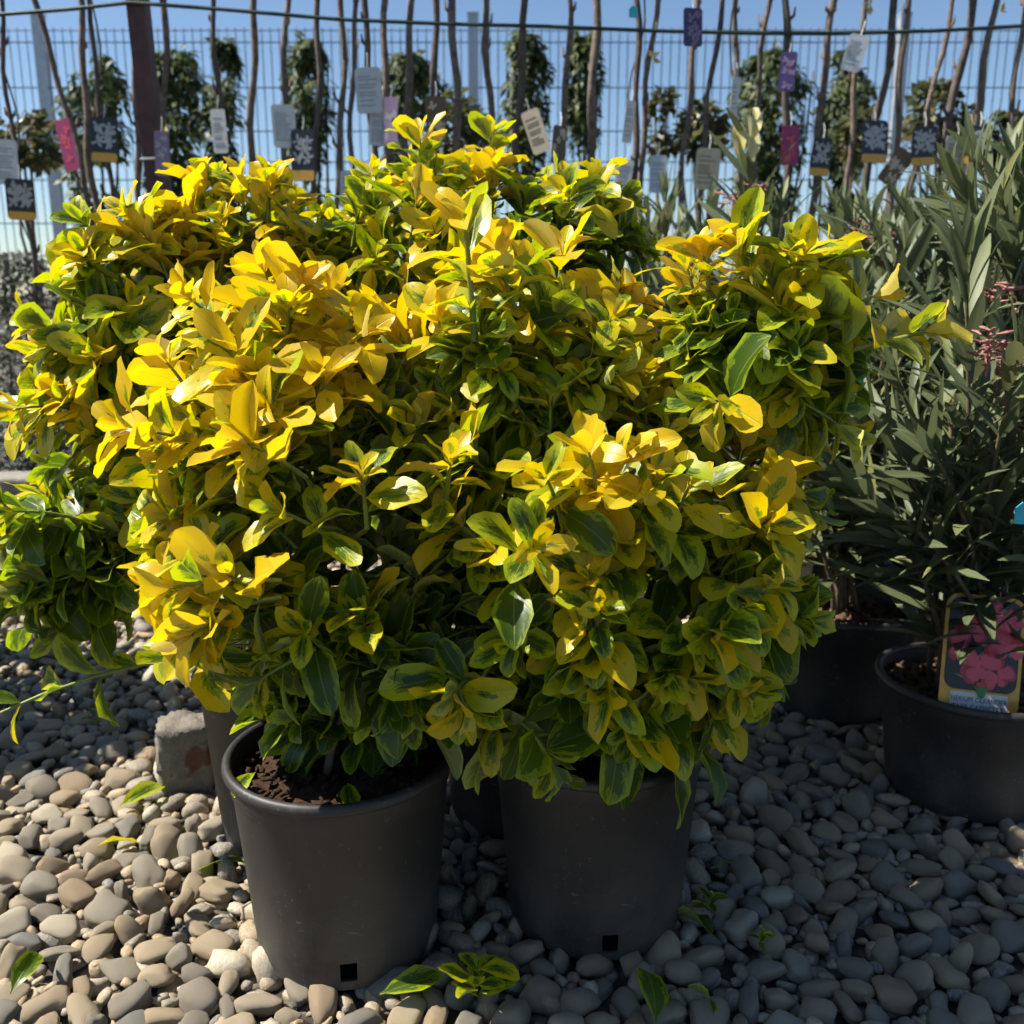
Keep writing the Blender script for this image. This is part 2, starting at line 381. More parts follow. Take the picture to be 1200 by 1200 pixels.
def build_pebbles():
    N3, N2 = 16, 16
    hi = [pebble_shape(3, 100 + i) for i in range(N3)]; mid = [pebble_shape(2, 100 + i) for i in range(N2)]; lo = [pebble_shape(1, 200 + i) for i in range(8)]
    rp = np.random.default_rng(5)
    feet = [(x, y, rb - 0.012) for (x, y, rr, rb, h) in POTS.values()]
    def inside_foot(x, y): return any((x - a) ** 2 + (y - b) ** 2 < r * r for a, b, r in feet)
    out = []
    def throw(tries, amin, amax, zbase, ymax, k):
        cell = 0.07; grid = {}; n = 0
        sizes = amin + (amax - amin) * np.sort(rp.random(tries) ** 2.0)[::-1]
        for a in sizes:
            y = 0.66 + (ymax - 0.66) * math.sqrt(rp.random()) if rp.random() < 0.75 else rp.uniform(0.66, 1.5)
            x = rp.uniform(-1, 1) * (0.64 * y + 0.12)
            if inside_foot(x, y): continue
            b = a * rp.uniform(0.46, 0.9); r = math.sqrt(a * b) * k
            gx, gy = int(math.floor(x / cell)), int(math.floor(y / cell)); ok = True
            for i in (gx - 1, gx, gx + 1):
                for j in (gy - 1, gy, gy + 1):
                    for (qx, qy, qr) in grid.get((i, j), ()):
                        if (x - qx) ** 2 + (y - qy) ** 2 < (r + qr) ** 2: ok = False; break
                    if not ok: break
                if not ok: break
            if not ok: continue
            grid.setdefault((gx, gy), []).append((x, y, r)); n += 1
            c = min(b * 0.95, a * rp.uniform(0.32, 0.6)); tilt = 0.25 if rp.random() < 0.68 else 0.75
            out.append((x, y, zbase + c * 0.45, a, b, c, rp.normal(0, tilt), rp.normal(0, tilt), rp.uniform(0, 6.28), rp.random(), int(rp.integers(0, 16)), zbase))
        return n
    throw(46000, 0.0085, 0.029, 0.010, 3.0, 0.84)
    throw(26000, 0.009, 0.024, -0.002, 3.0, 0.95)
    P = np.array([(o[0], o[1], o[2]) for o in out]); px, py, dep = proj(P)
    score = np.array([o[3] * o[4] for o in out]) / dep ** 2
    okv = (px > -15) & (px < 1215) & (py < 1212) & (py > 820) & np.array([o[11] > 0 for o in out])
    okv &= ~((px > 262) & (px < 545) & (py < 1140)) & ~((px > 560) & (px < 830) & (py < 1105)) & ~((px > 1030) & (py < 950)) & ~((px > 150) & (px < 262) & (py < 960))
    score = np.where(okv, score, 0); pick = set(np.argsort(-score)[:300].tolist())
    meshes = []
    for i, (V, F) in enumerate(hi):
        me = quads_mesh('pebble', V, F, {'rnd': np.full(len(V), rp.random())}); me.materials.append(M_PEB); meshes.append(me)
    VV, FF, RR = [], [], []; base = 0
    for i, o in enumerate(out):
        x, y, z, a, b, c, tx, ty, tz, rn, var, zb = o
        if i in pick:
            p = link('pebble', meshes[var]); p.parent = GROUND
            p.location = (x, y, z); p.rotation_euler = (tx, ty, tz); p.scale = (a, b, c); continue
        V, F = (mid[var] if y < 1.75 else lo[var % 8])
        W = (V * np.array([a, b, c])) @ rot_euler(tx, ty, tz).T + np.array([x, y, z])
        VV.append(W); FF.append(F + base); base += len(V); RR.append(np.full(len(V), rn))
    me = quads_mesh('pebbles', np.concatenate(VV), np.concatenate(FF), {'rnd': np.concatenate(RR)})
    o = link('pebbles', me, M_PEB); o.parent = GROUND; o['kind'] = 'stuff'
build_pebbles()

# ------------------------------------------------------------------ pots
def build_pot(root, key, drain_at=(), soil_mat=None, soil_z=None, seed=0):
    x, y, rr, rb, h = POTS[key]; n = 72
    t = 0.0035
    wall = lambda z: rb + (rr - 0.008 - rb) * (z / h)
    prof = [(0.0, 0.002), (rb - 0.006, 0.002), (rb, 0.006), (wall(0.019), 0.019), (wall(0.045), 0.045), (wall(h * 0.45), h * 0.45), (wall(h - 0.035), h - 0.035), (wall(h - 0.03) + 0.0022, h - 0.031),
            (wall(h - 0.012) + 0.003, h - 0.012), (wall(h) - t, h - 0.006), (wall(h * 0.45) - t, h * 0.45), (wall(0.045) - t, 0.045), (wall(0.019) - t, 0.019), (rb - t, 0.006), (rb - 0.01, 0.005), (0.0, 0.005)]
    holes = set()
    for az in drain_at:
        k = int(round((R(az) % (2 * math.pi)) / (2 * math.pi) * n)) % n
        holes |= {k, (k + 1) % n}
    mb = MB(); mb.lathe(prof, n, skip=lambda i, k: (i in (3, 11)) and k in holes)
    pot = mb.build('pot', M_POT, root, True); smooth_angle(pot, 40)
    rim = MB(); R0 = rr - 0.006; pr = []
    for i in range(12):
        a = 2 * math.pi * i / 12; pr.append((R0 + 0.0062 * math.cos(a), h - 0.004 + 0.0075 * math.sin(a)))
    rim.lathe(pr, n, close=True); rim.build('rim', M_POT, pot, True)
    # soil
    sz = h - 0.035 if soil_z is None else soil_z
    r0 = wall(sz) - t - 0.001; V = [(0, 0, sz)]; F = []; nr, na = 22, 80; r_ = np.random.default_rng(seed)
    off = r_.uniform(-9, 9, 3)
    for i in range(1, nr + 1):
        for k in range(na):
            a = 2 * math.pi * k / na; q = r0 * i / nr; px, py = q * math.cos(a), q * math.sin(a)
            d = mnoise.noise(Vector((px * 22 + off[0], py * 22 + off[1], 0))) * 0.012 + abs(mnoise.noise(Vector((px * 70, py * 70 + off[2], 3)))) * 0.012 + mnoise.noise(Vector((px * 190, py * 190, off[0]))) * 0.004
            V.append((px, py, sz + d + 0.012 * (1 - (i / nr) ** 2)))
    for k in range(na): F.append((0, 1 + k, 1 + (k + 1) % na))
    for i in range(nr - 1):
        for k in range(na):
            a = 1 + i * na + k; b = 1 + i * na + (k + 1) % na; F.append((a, a + na, b + na, b))
    sm = MB(); sm.add(V, F); s = sm.build('soil', soil_mat or M_SOIL, root, True)
    # loose crumbs and bark pieces lying in the soil
    V0, F0 = ico(1); VV = []; FF = []; b0 = 0
    for i in range(240):
        q = r0 * 0.97 * math.sqrt(r_.random()); a = r_.uniform(0, 6.28); s_ = r_.uniform(0.0018, 0.006) * (1.6 if soil_mat is M_BARKSOIL else 1)
        sc = np.array([s_ * r_.uniform(0.8, 2.2), s_, s_ * 0.7]) * (1 + 0.25 * r_.normal(size=(12, 1)))
        W = (V0 * sc) @ rot_euler(r_.normal(0, 0.5), r_.normal(0, 0.5), r_.uniform(0, 6.28)).T
        VV.append(W + np.array([q * math.cos(a), q * math.sin(a), sz + 0.012 + 0.008 * (1 - (q / r0) ** 2)])); FF.append(F0 + b0); b0 += 12
    cr = link('soil_crumbs', quads_mesh('soil_crumbs', np.concatenate(VV), np.concatenate(FF), smooth=False), soil_mat or M_SOIL, s); cr['kind'] = 'stuff'
    return pot

# ------------------------------------------------------------------ leaf shapes
def leaf_shape(rows, halfw, cols, fold, curl, twist, wave, seed, length=1.0):
    r = np.random.default_rng(seed); V = []; lu = []; lt = []
    m = len(rows); us = np.linspace(-1, 1, cols); asym = r.uniform(0.92, 1.08)
    ang = 0.0; y = 0.0; z = 0.0; prev = 0.0; ph = r.uniform(0, 6.28)
    for i, t in enumerate(rows):
        ds = (t - prev) * length; prev = t
        ang = -curl * (max(0, t - 0.12) ** 1.3)
        y += ds * math.cos(ang); z += ds * math.sin(ang)
        tw = twist * t; hw = halfw[i]
        for u in us:
            x = u * hw * (asym if u > 0 else 1.0); dz = abs(x) * math.tan(fold) + wave * hw * (u * u) * math.sin(t * 9 + ph + (1.7 if u > 0 else 0))
            cx, cz = x * math.cos(tw) - dz * math.sin(tw), x * math.sin(tw) + dz * math.cos(tw)
            V.append((cx, y - cz * math.sin(ang), z + cz * math.cos(ang))); lu.append(u); lt.append(t)
    F = []
    for i in range(m - 1):
        for k in range(cols - 1):
            a = i * cols + k; F.append((a, a + 1, a + cols + 1, a + cols))
    return np.array(V), np.array(F), np.array(lu), np.array(lt)
EU_ROWS = [0, 0.08, 0.21, 0.40, 0.62, 0.81, 0.935, 1.0]; EU_W = [0.016, 0.026, 0.118, 0.215, 0.246, 0.196, 0.108, 0.012]
rs = np.random.default_rng(3)
EU_SHAPES = [leaf_shape(EU_ROWS, [k * rs.uniform(0.86, 1.14) for k in EU_W], 5, R(rs.uniform(4, 30)), rs.uniform(-0.35, 1.35), rs.uniform(-0.6, 0.6), rs.uniform(0, 0.32), 40 + i) for i in range(18)]
OL_ROWS = [0, 0.06, 0.22, 0.42, 0.62, 0.82, 1.0]; OL_W = [0.012, 0.02, 0.046, 0.058, 0.054, 0.036, 0.004]
OL_SHAPES = [leaf_shape(OL_ROWS, [k * rs.uniform(0.85, 1.15) for k in OL_W], 3, R(rs.uniform(8, 30)), rs.uniform(-0.1, 0.75), rs.uniform(-0.5, 0.5), 0.0, 80 + i) for i in range(10)]
SM_SHAPES = [leaf_shape([0, 0.5, 1.0], [0.02, 0.2 if i < 4 else 0.32, 0.02], 3, R(rs.uniform(5, 30)), rs.uniform(0, 0.9), 0, 0, 120 + i) for i in range(8)]
YL = 9
_cache = {}
def leaf_mesh(fam, s, lev, mat):
    key = (fam, s, lev)
    if key not in _cache:
        V, F, lu, lt = {'eu': EU_SHAPES, 'ol': OL_SHAPES, 'sm': SM_SHAPES}[fam][s]
        rnd = (s * 0.377 + lev * 0.613) % 1.0
        at_ = {'lu': lu, 'lt': lt, 'rnd': np.full(len(V), rnd), 'yel': np.full(len(V), lev / (YL - 1.0))}
        me = quads_mesh('leaf', V, F, at_); me.materials.append(mat); _cache[key] = me
    return _cache[key]
def frame(pos, d, nrm, L, wk=1.0):
    d = d / np.linalg.norm(d); nrm = nrm - d * nrm.dot(d); q = np.linalg.norm(nrm)
    nrm = nrm / q if q > 1e-6 else np.cross(d, [1, 0, 0.01])
    x = np.cross(d, nrm)
    return np.column_stack([x * L * wk, d * L, nrm * L]), pos
class Leaves:
    def __init__(s, fam): s.fam = fam; s.A = []; s.P = []; s.S = []; s.Y = []; s.Rn = []
    def add(s, pos, d, nrm, L, yel, wk=1.0, shape=None):
        A, p = frame(np.asarray(pos, float), np.asarray(d, float), np.asarray(nrm, float), L, wk)
        n = len({'eu': EU_SHAPES, 'ol': OL_SHAPES, 'sm': SM_SHAPES}[s.fam])
        s.A.append(A); s.P.append(p); s.S.append(int(rng.integers(0, n)) if shape is None else shape); s.Y.append(min(1.0, max(0.0, yel))); s.Rn.append(rng.random())
    def joined(s, name, idx, mat, smooth=True):
        shp = {'eu': EU_SHAPES, 'ol': OL_SHAPES, 'sm': SM_SHAPES}[s.fam]
        VV, FF, LU, LT, RN, YE = [], [], [], [], [], []; base = 0
        for i in idx:
            V, F, lu, lt = shp[s.S[i]]
            VV.append(V @ s.A[i].T + s.P[i]); FF.append(F + base); base += len(V); LU.append(lu); LT.append(lt)
            RN.append(np.full(len(V), s.Rn[i])); YE.append(np.full(len(V), s.Y[i]))
        cc = np.concatenate
        me = quads_mesh(name, cc(VV), cc(FF), {'lu': cc(LU), 'lt': cc(LT), 'rnd': cc(RN), 'yel': cc(YE)}, smooth)
        me.materials.append(mat); return me
    def place(s, i, mat, parent, origin):
        lev = int(round(s.Y[i] * (YL - 1)))
        o = link('leaf', leaf_mesh(s.fam, s.S[i], lev, mat)); o.parent = parent
        A = s.A[i]; p = s.P[i] - origin
        o.matrix_basis = Matrix([[*A[0], p[0]], [*A[1], p[1]], [*A[2], p[2]], [0, 0, 0, 1]])
        return o

def visible_counts(sets):
    """how many 4-pixel cells of the picture each leaf covers when it is the front-most one"""
    G = 300; buf = np.full((G, G), 1e9); own = np.full((G, G, 2), -1, int)
    for si, L in enumerate(sets):
        shp = {'eu': EU_SHAPES, 'ol': OL_SHAPES, 'sm': SM_SHAPES}[L.fam]
        for i in range(len(L.P)):
            V = shp[L.S[i]][0]
            W = V @ L.A[i].T + L.P[i]
            W = np.concatenate([W, (W[:-1] + W[1:]) / 2])
            px, py, dep = proj(W); cx = (px / 4).astype(int); cy = (py / 4).astype(int)
            for a, b, d in zip(cx, cy, dep):
                if 0 <= a < G and 0 <= b < G and d < buf[b, a]:
                    buf[b, a] = d; own[b, a] = (si, i)
    res = [np.zeros(len(L.P), int) for L in sets]
    for si, i in own.reshape(-1, 2):
        if si >= 0: res[si][i] += 1
    return res

# ------------------------------------------------------------------ variegated evergreen shrubs
SUNV = np.array(to_sun)
def bez(P0, C, P1, s): return (1 - s) ** 2 * P0 + 2 * s * (1 - s) * C + s * s * P1
def eu_shoot(L, tw, P0, P1, pairs, size, yel, arch=0.12, rosette=5, start=0.12, rad=0.0022, open_=1.0):
    P0 = np.asarray(P0, float); P1 = np.asarray(P1, float); ln = np.linalg.norm(P1 - P0)
    C = (P0 + P1) / 2 + np.array([0, 0, arch * ln]) + rng.normal(0, 0.04 * ln, 3)
    tw.tube([bez(P0, C, P1, s) for s in np.linspace(0, 1, 6)], [rad * k for k in (1.25, 1.15, 1.05, 0.95, 0.85, 0.6)], 5, False)
    az0 = rng.uniform(0, 6.28)
    for i in range(pairs):
        s = start + (0.95 - start) * (i + 0.5) / pairs; p = bez(P0, C, P1, s)
        t = bez(P0, C, P1, min(1, s + 0.04)) - bez(P0, C, P1, s - 0.04); t /= np.linalg.norm(t)
        a = np.cross(t, [0.3, 0.9, 0.2]); a /= np.linalg.norm(a); b = np.cross(t, a)
        for side in (0, math.pi):
            if rng.random() < 0.06: continue
            az = az0 + i * math.pi / 2 + side + rng.normal(0, 0.28)
            rad_ = math.cos(az) * a + math.sin(az) * b
            an = (R(82) + (R(38) - R(82)) * s) * open_ + rng.normal(0, 0.2)
            d = t * math.cos(an) + rad_ * math.sin(an) + np.array([0, 0, -0.10 * (1 - s)])
            nrm = t * 0.9 + np.array([0, 0, 0.55]) + SUNV * 0.2 + rng.normal(0, 0.28, 3)
            sz = size * (0.80 + 0.42 * math.sin(math.pi * min(1, 0.15 + s * 0.8))) * rng.uniform(0.72, 1.15)
            L.add(p, d, nrm, sz, yel + 0.30 * (s - 0.5) + rng.normal(0, 0.15), rng.uniform(0.85, 1.15))
    t = P1 - bez(P0, C, P1, 0.93); t /= np.linalg.norm(t)
    a = np.cross(t, [0.3, 0.9, 0.2]); a /= np.linalg.norm(a); b = np.cross(t, a)
    for k in range(rosette):
        az = az0 + k * 2.4 + rng.normal(0, 0.2); an = R(14 + 9 * k) + rng.normal(0, 0.08)
        d = t * math.cos(an) + (math.cos(az) * a + math.sin(az) * b) * math.sin(an)
        L.add(P1 - t * 0.002 * k, d, t * 0.5 - (math.cos(az) * a + math.sin(az) * b) * 0.9 + rng.normal(0, 0.2, 3), size * (0.60 + 0.095 * k) * rng.uniform(0.85, 1.1), yel + 0.18 + rng.normal(0, 0.12), rng.uniform(0.8, 1.05))

def eu_plant(key, lobes, heroes, dens=1.0):
    x, y, rr, rb, h = POTS[key]; root = np.array([x, y, POT_Z + h - 0.03])
    L = Leaves('eu'); tw = MB(); stems = []
    C = [(np.array(at(px, py, Y)), np.array([rxp, 0, rzp]) * (np.dot(np.array(at(px, py, Y)) - np.array(CAMP), np.array(FWD)) / FPX) + np.array([0, ry, 0]), yl, sz) for (px, py, Y, rxp, rzp, ry, yl, sz) in lobes]
    for k, (c, r, yl, sz) in enumerate(C):
        for q in range(2 if k == 0 else 1):
            b = root + np.array([rng.normal(0, 0.018), rng.normal(0, 0.018), 0]); e = c + rng.normal(0, 0.25, 3) * r * 0.6
            m = (b + e) / 2 + np.array([0, 0, 0.06]) - (e - b) * np.array([0.25, 0.25, 0]); pts = [bez(b, m, e, s) for s in np.linspace(0, 1, 8)]
            stems.append(pts)
    spine = np.array([p for s in stems for p in s])
    for k, (c, r, yl, sz) in enumerate(C):
        area = 4 * math.pi * ((r[0] * r[1]) ** 1.6 / 3 + (r[0] * r[2]) ** 1.6 / 3 + (r[1] * r[2]) ** 1.6 / 3) ** (1 / 1.6)
        for layer, (lo, hi, frac) in enumerate(((0.86, 1.05, 1.0), (0.55, 0.8, 0.45))):
            n = int(area / 0.0068 * frac * dens)
            for _ in range(n):
                d = rng.normal(size=3); d /= np.linalg.norm(d)
                if d[2] < -0.8 or (d[1] > 0.35 and rng.random() < 0.55): continue
                lump = 1 + 0.16 * mnoise.noise(Vector((c + d * r) * 9.0))
                tip = c + d * r * rng.uniform(lo, hi) * lump
                if tip[2] < root[2] + 0.01: continue
                if any(j != k and (((tip - c2) / r2) ** 2).sum() < 0.62 for j, (c2, r2, _, _) in enumerate(C)): continue
                o = d / r; o /= np.linalg.norm(o)
                sd = o * 0.75 + np.array([0, 0, 0.55]) + rng.normal(0, 0.22, 3) + np.array([0, 0, -0.25]) * max(0, -d[2]); sd /= np.linalg.norm(sd)
                ln = rng.uniform(0.055, 0.115); b = tip - sd * ln
                hz = (tip[2] - c[2]) / r[2]
                nz = mnoise.noise(Vector(tip * 5.5 + 31.0))
                yv = yl + 0.20 * hz + 0.35 * nz - (0.3 if layer else 0)
                eu_shoot(L, tw, b, tip, int(rng.integers(3, 6)), sz * rng.uniform(0.85, 1.3) * (1.1 if layer else 1.0), yv, rosette=int(rng.integers(3, 6)))
                if rng.random() < 0.45:
                    j = np.argmin(((spine - b) ** 2).sum(1)); tw.tube([spine[j], (spine[j] + b) / 2 + np.array([0, 0, -0.01]), b], [0.0032, 0.0028, 0.0024], 5, False)
    for (p0, p1, pairs, size, yl, kw) in heroes:
        eu_shoot(L, tw, at(*p0), at(*p1), pairs, size, yl, **kw)
        b = np.array(at(*p0)); j = np.argmin(((spine - b) ** 2).sum(1))
        tw.tube([spine[j], (spine[j] + b) / 2 + np.array([0, 0, -0.008]), b], [0.0034, 0.003, 0.0026], 5, False)
    return L, tw, stems

EU = {}
# lobes: centre pixel x, y, distance Y, half-width px, half-height px, half-depth m, yellowness, leaf length m
EU['FL'] = eu_plant('FL', [(375, 610, 1.08, 165, 215, 0.19, 0.48, 0.060), (250, 700, 0.98, 70, 70, 0.07, 0.62, 0.064), (330, 440, 1.10, 140, 130, 0.14, 0.64, 0.058), (470, 740, 1.02, 90, 100, 0.10, 0.30, 0.064), (430, 800, 1.12, 110, 75, 0.10, 0.15, 0.062)],
    [((330, 680, 0.92), (195, 690, 0.88), 4, 0.066, 0.60, dict(arch=0.1)), ((330, 700, 0.91), (225, 745, 0.87), 3, 0.066, 0.75, dict(arch=0.15)), ((360, 560, 0.93), (290, 520, 0.90), 2, 0.072, 0.85, {}),
     ((400, 640, 0.93), (330, 600, 0.88), 2, 0.064, 0.55, {}), ((380, 480, 0.98), (378, 440, 0.96), 3, 0.06, 0.95, {}), ((250, 520, 1.0), (150, 500, 0.96), 4, 0.066, 0.75, {}),
     ((430, 620, 0.92), (425, 560, 0.90), 3, 0.055, 0.5, {}), ((370, 760, 0.92), (300, 800, 0.90), 3, 0.055, 0.25, {})])
EU['FR'] = eu_plant('FR', [(690, 640, 1.09, 215, 210, 0.22, 0.42, 0.060), (610, 400, 1.14, 150, 120, 0.15, 0.72, 0.056), (880, 410, 1.14, 115, 115, 0.13, 0.42, 0.060), (650, 680, 0.98, 130, 120, 0.09, 0.50, 0.060), (840, 640, 1.10, 90, 110, 0.11, 0.36, 0.060), (700, 790, 1.05, 150, 85, 0.13, 0.24, 0.064), (850, 760, 1.10, 70, 70, 0.09, 0.18, 0.062)],
    [((556, 400, 1.03), (545, 262, 1.0), 4, 0.068, 0.62, dict(rosette=4, rad=0.0032)), ((940, 400, 1.06), (1020, 350, 1.04), 2, 0.066, 0.55, dict(rosette=3, rad=0.003)), ((950, 420, 1.05), (1085, 388, 1.02), 3, 0.068, 0.55, dict(rosette=4, rad=0.003, arch=0.05)),
     ((905, 460, 1.05), (985, 500, 1.02), 2, 0.068, 0.35, dict(arch=0.1)), ((860, 480, 1.04), (840, 470, 0.98), 2, 0.064, 0.45, {}), ((880, 350, 1.08), (868, 290, 1.06), 2, 0.066, 0.7, dict(open_=0.6)), ((930, 350, 1.08), (940, 300, 1.06), 3, 0.064, 0.5, dict(open_=0.7)),
     ((830, 340, 1.08), (825, 300, 1.08), 2, 0.06, 0.6, dict(open_=0.7)), ((850, 735, 1.02), (940, 725, 0.98), 3, 0.062, 0.3, dict(rosette=4)), ((840, 690, 1.02), (905, 690, 0.99), 2, 0.075, 0.02, dict(rosette=3)), ((800, 790, 1.0), (850, 800, 0.97), 2, 0.062, 0.1, {}), ((660, 620, 0.93), (640, 560, 0.88), 3, 0.06, 0.55, {}), ((700, 600, 0.92), (690, 530, 0.89), 3, 0.06, 0.8, {}),
     ((600, 700, 0.94), (625, 640, 0.86), 3, 0.064, 0.45, {}), ((520, 600, 0.97), (527, 540, 0.94), 3, 0.055, 0.55, dict(rad=0.003)), ((560, 800, 0.95), (530, 815, 0.90), 3, 0.062, 0.4, dict(arch=0.3)), ((520, 790, 0.95), (545, 830, 0.89), 2, 0.062, 0.5, dict(arch=0.3)), ((600, 840, 0.97), (650, 900, 0.93), 3, 0.06, 0.02, dict(arch=0.3)),
     ((930, 560, 1.05), (950, 600, 1.02), 3, 0.058, 0.2, {}), ((760, 820, 1.0), (830, 830, 0.97), 3, 0.058, 0.12, {})])
EU['BL'] = eu_plant('BL', [(222, 480, 1.34, 150, 200, 0.19, 0.42, 0.064), (90, 650, 1.30, 100, 78, 0.12, 0.34, 0.068), (310, 310, 1.44, 115, 100, 0.16, 0.50, 0.054), (150, 400, 1.30, 72, 125, 0.12, 0.38, 0.064)],
    [((185, 380, 1.30), (100, 262, 1.24), 6, 0.058, 0.38, dict(arch=0.05)), ((200, 330, 1.30), (150, 250, 1.26), 4, 0.054, 0.4, {}), ((120, 480, 1.22), (18, 480, 1.16), 4, 0.066, 0.55, dict(arch=0.1)), ((130, 420, 1.25), (45, 380, 1.2), 3, 0.062, 0.45, {}),
     ((315, 280, 1.36), (313, 212, 1.34), 3, 0.056, 0.6, dict(rad=0.003)), ((255, 270, 1.42), (250, 215, 1.42), 3, 0.05, 0.5, {}), ((120, 620, 1.22), (15, 600, 1.16), 4, 0.068, 0.25, {}), ((160, 660, 1.22), (40, 690, 1.16), 4, 0.068, 0.25, {}),
     ((170, 700, 1.24), (70, 740, 1.2), 3, 0.068, 0.25, {}), ((60, 600, 1.22), (5, 640, 1.16), 3, 0.068, 0.25, {}),
     ((270, 770, 1.22), (-15, 842, 1.10), 4, 0.062, 0.2, dict(arch=0.12, rosette=4, rad=0.0028, start=0.35))])
EU['BM'] = eu_plant('BM', [(550, 330, 1.50, 175, 135, 0.24, 0.42, 0.056), (560, 480, 1.48, 150, 130, 0.2, 0.25, 0.058), (600, 560, 1.74, 160, 120, 0.18, 0.2, 0.058), (690, 290, 1.48, 55, 70, 0.08, 0.35, 0.054), (510, 250, 1.42, 80, 70, 0.10, 0.48, 0.054), (420, 330, 1.46, 100, 90, 0.12, 0.5, 0.052)],  # hidden third lobe added and first lobe deepened, to shade pebbles towards the oleanders
    [((500, 250, 1.38), (492, 165, 1.36), 4, 0.060, 0.55, dict(rad=0.003)), ((575, 240, 1.46), (575, 160, 1.46), 4, 0.052, 0.42, {}), ((690, 280, 1.5), (700, 205, 1.5), 4, 0.052, 0.32, dict(open_=0.7)), ((650, 260, 1.5), (640, 215, 1.5), 3, 0.05, 0.4, {}),
     ((700, 260, 1.5), (735, 235, 1.5), 3, 0.052, 0.35, {}), ((440, 270, 1.42), (438, 205, 1.42), 3, 0.054, 0.6, {}), ((720, 300, 1.48), (752, 290, 1.46), 3, 0.05, 0.35, {})])

POTS['SL'] = (-1.42, 1.80, 0.138, 0.108, 0.262)  # unseen shrub outside the view, added to cast shade on the pebbles
EU['SL'] = eu_plant('SL', [(-255, 560, 1.80, 190, 230, 0.30, 0.35, 0.060), (-245, 640, 1.95, 150, 110, 0.25, 0.15, 0.060)], [], 0.6)
# ------------------------------------------------------------------ oleanders
def ol_plant(key, n_stems, height, lean, spread, seed, targets=()):
    r = np.random.default_rng(seed); x, y, rr, rb, h = POTS[key]; z0 = POT_Z + h - 0.03
    L = Leaves('ol'); stems = []; heads = MB()
    ends = [np.array(t) for t in targets]
    while len(ends) < n_stems:
        a = r.uniform(0, 6.28); q = spread * math.sqrt(r.random())
        ends.append(np.array([x + lean[0] + q * math.cos(a), y + lean[1] + q * math.sin(a), height * r.uniform(0.62, 1.05)]))
    for si, e in enumerate(ends):
        b = np.array([x + r.normal(0, 0.03), y + r.normal(0, 0.03), z0])
        m = (b * 0.55 + e * 0.45) + np.array([0, 0, 0.12]) - (e - b) * np.array([0.12, 0.12, 0])
        stems.append([bez(b, m, e, s) for s in np.linspace(0, 1, 9)])
        ln = np.linalg.norm(e - b); nw = int(ln / 0.042); az = r.uniform(0, 6)
        for i in range(nw):
            s = 0.12 + 0.88 * (i + 0.5) / nw
            if s < 0.3 and r.random() < 0.3: continue
            p = bez(b, m, e, s); t = bez(b, m, e, min(1, s + 0.04)) - bez(b, m, e, s - 0.04); t /= np.linalg.norm(t)
            a_ = np.cross(t, [0.3, 0.9, 0.2]); a_ /= np.linalg.norm(a_); b_ = np.cross(t, a_); az += 0.55
            for k in range(3):
                if r.random() < 0.12: continue
                q = az + k * 2.094 + r.normal(0, 0.2); rd = math.cos(q) * a_ + math.sin(q) * b_
                an = R(62 - 40 * s ** 2) + r.normal(0, 0.15)
                L.add(p, t * math.cos(an) + rd * math.sin(an), t - rd * 0.3 + r.normal(0, 0.15, 3), r.uniform(0.11, 0.185) * (0.7 if s > 0.93 else 1), r.random(), r.uniform(0.9, 1.3))
        t = stems[-1][-1] - stems[-1][-2]; t /= np.linalg.norm(t)
        for k in range(4):
            q = k * 1.57; rd = np.array([math.cos(q), math.sin(q), 0]); L.add(e, t * 0.95 + rd * 0.3, -rd + t * 0.3, r.uniform(0.06, 0.09), 1.0, 1.0)
    return L, stems
OL = {}
OL['O1'] = ol_plant('O1', 18, 0.78, (0.02, -0.02), 0.26, 1, [at(1040, 420, 1.4), at(1130, 300, 1.35), at(1185, 540, 1.42), at(985, 560, 1.40), at(1085, 520, 1.36), at(1010, 480, 1.45), at(1195, 420, 1.3), at(1075, 640, 1.40)])
OL['O2'] = ol_plant('O2', 15, 0.86, (0, 0), 0.25, 2, [at(1000, 330, 1.75), at(960, 440, 1.7), at(930, 620, 1.68), at(1060, 300, 1.8)])
OL['O3'] = ol_plant('O3', 14, 0.9, (0, 0), 0.27, 3, [at(880, 170, 2.1), at(910, 260, 2.1), at(870, 250, 2.05)])
OL['O4'] = ol_plant('O4', 15, 0.95, (-0.05, 0), 0.28, 4, [at(1120, 215, 1.55), at(1180, 250, 1.5), at(1150, 200, 1.6), at(1195, 200, 1.6)])
OL['O5'] = ol_plant('O5', 13, 0.98, (0, 0), 0.28, 5, [at(1020, 260, 2.0), at(1060, 250, 2.0), at(1100, 240, 2.0)])
OL['O6'] = ol_plant('O6', 13, 1.0, (0, 0), 0.28, 6, [at(980, 250, 2.3)])
OL['O7'] = ol_plant('O7', 14, 0.98, (0, 0), 0.28, 7, [at(780, 235, 2.4), at(760, 260, 2.4), at(830, 250, 2.4)])
OL['O8'] = ol_plant('O8', 13, 1.0, (0, 0), 0.28, 8)

order = list(EU) + list(OL)
sets = [EU[k][0] for k in EU] + [OL[k][0] for k in OL]
CNT = dict(zip(order, visible_counts(sets)))

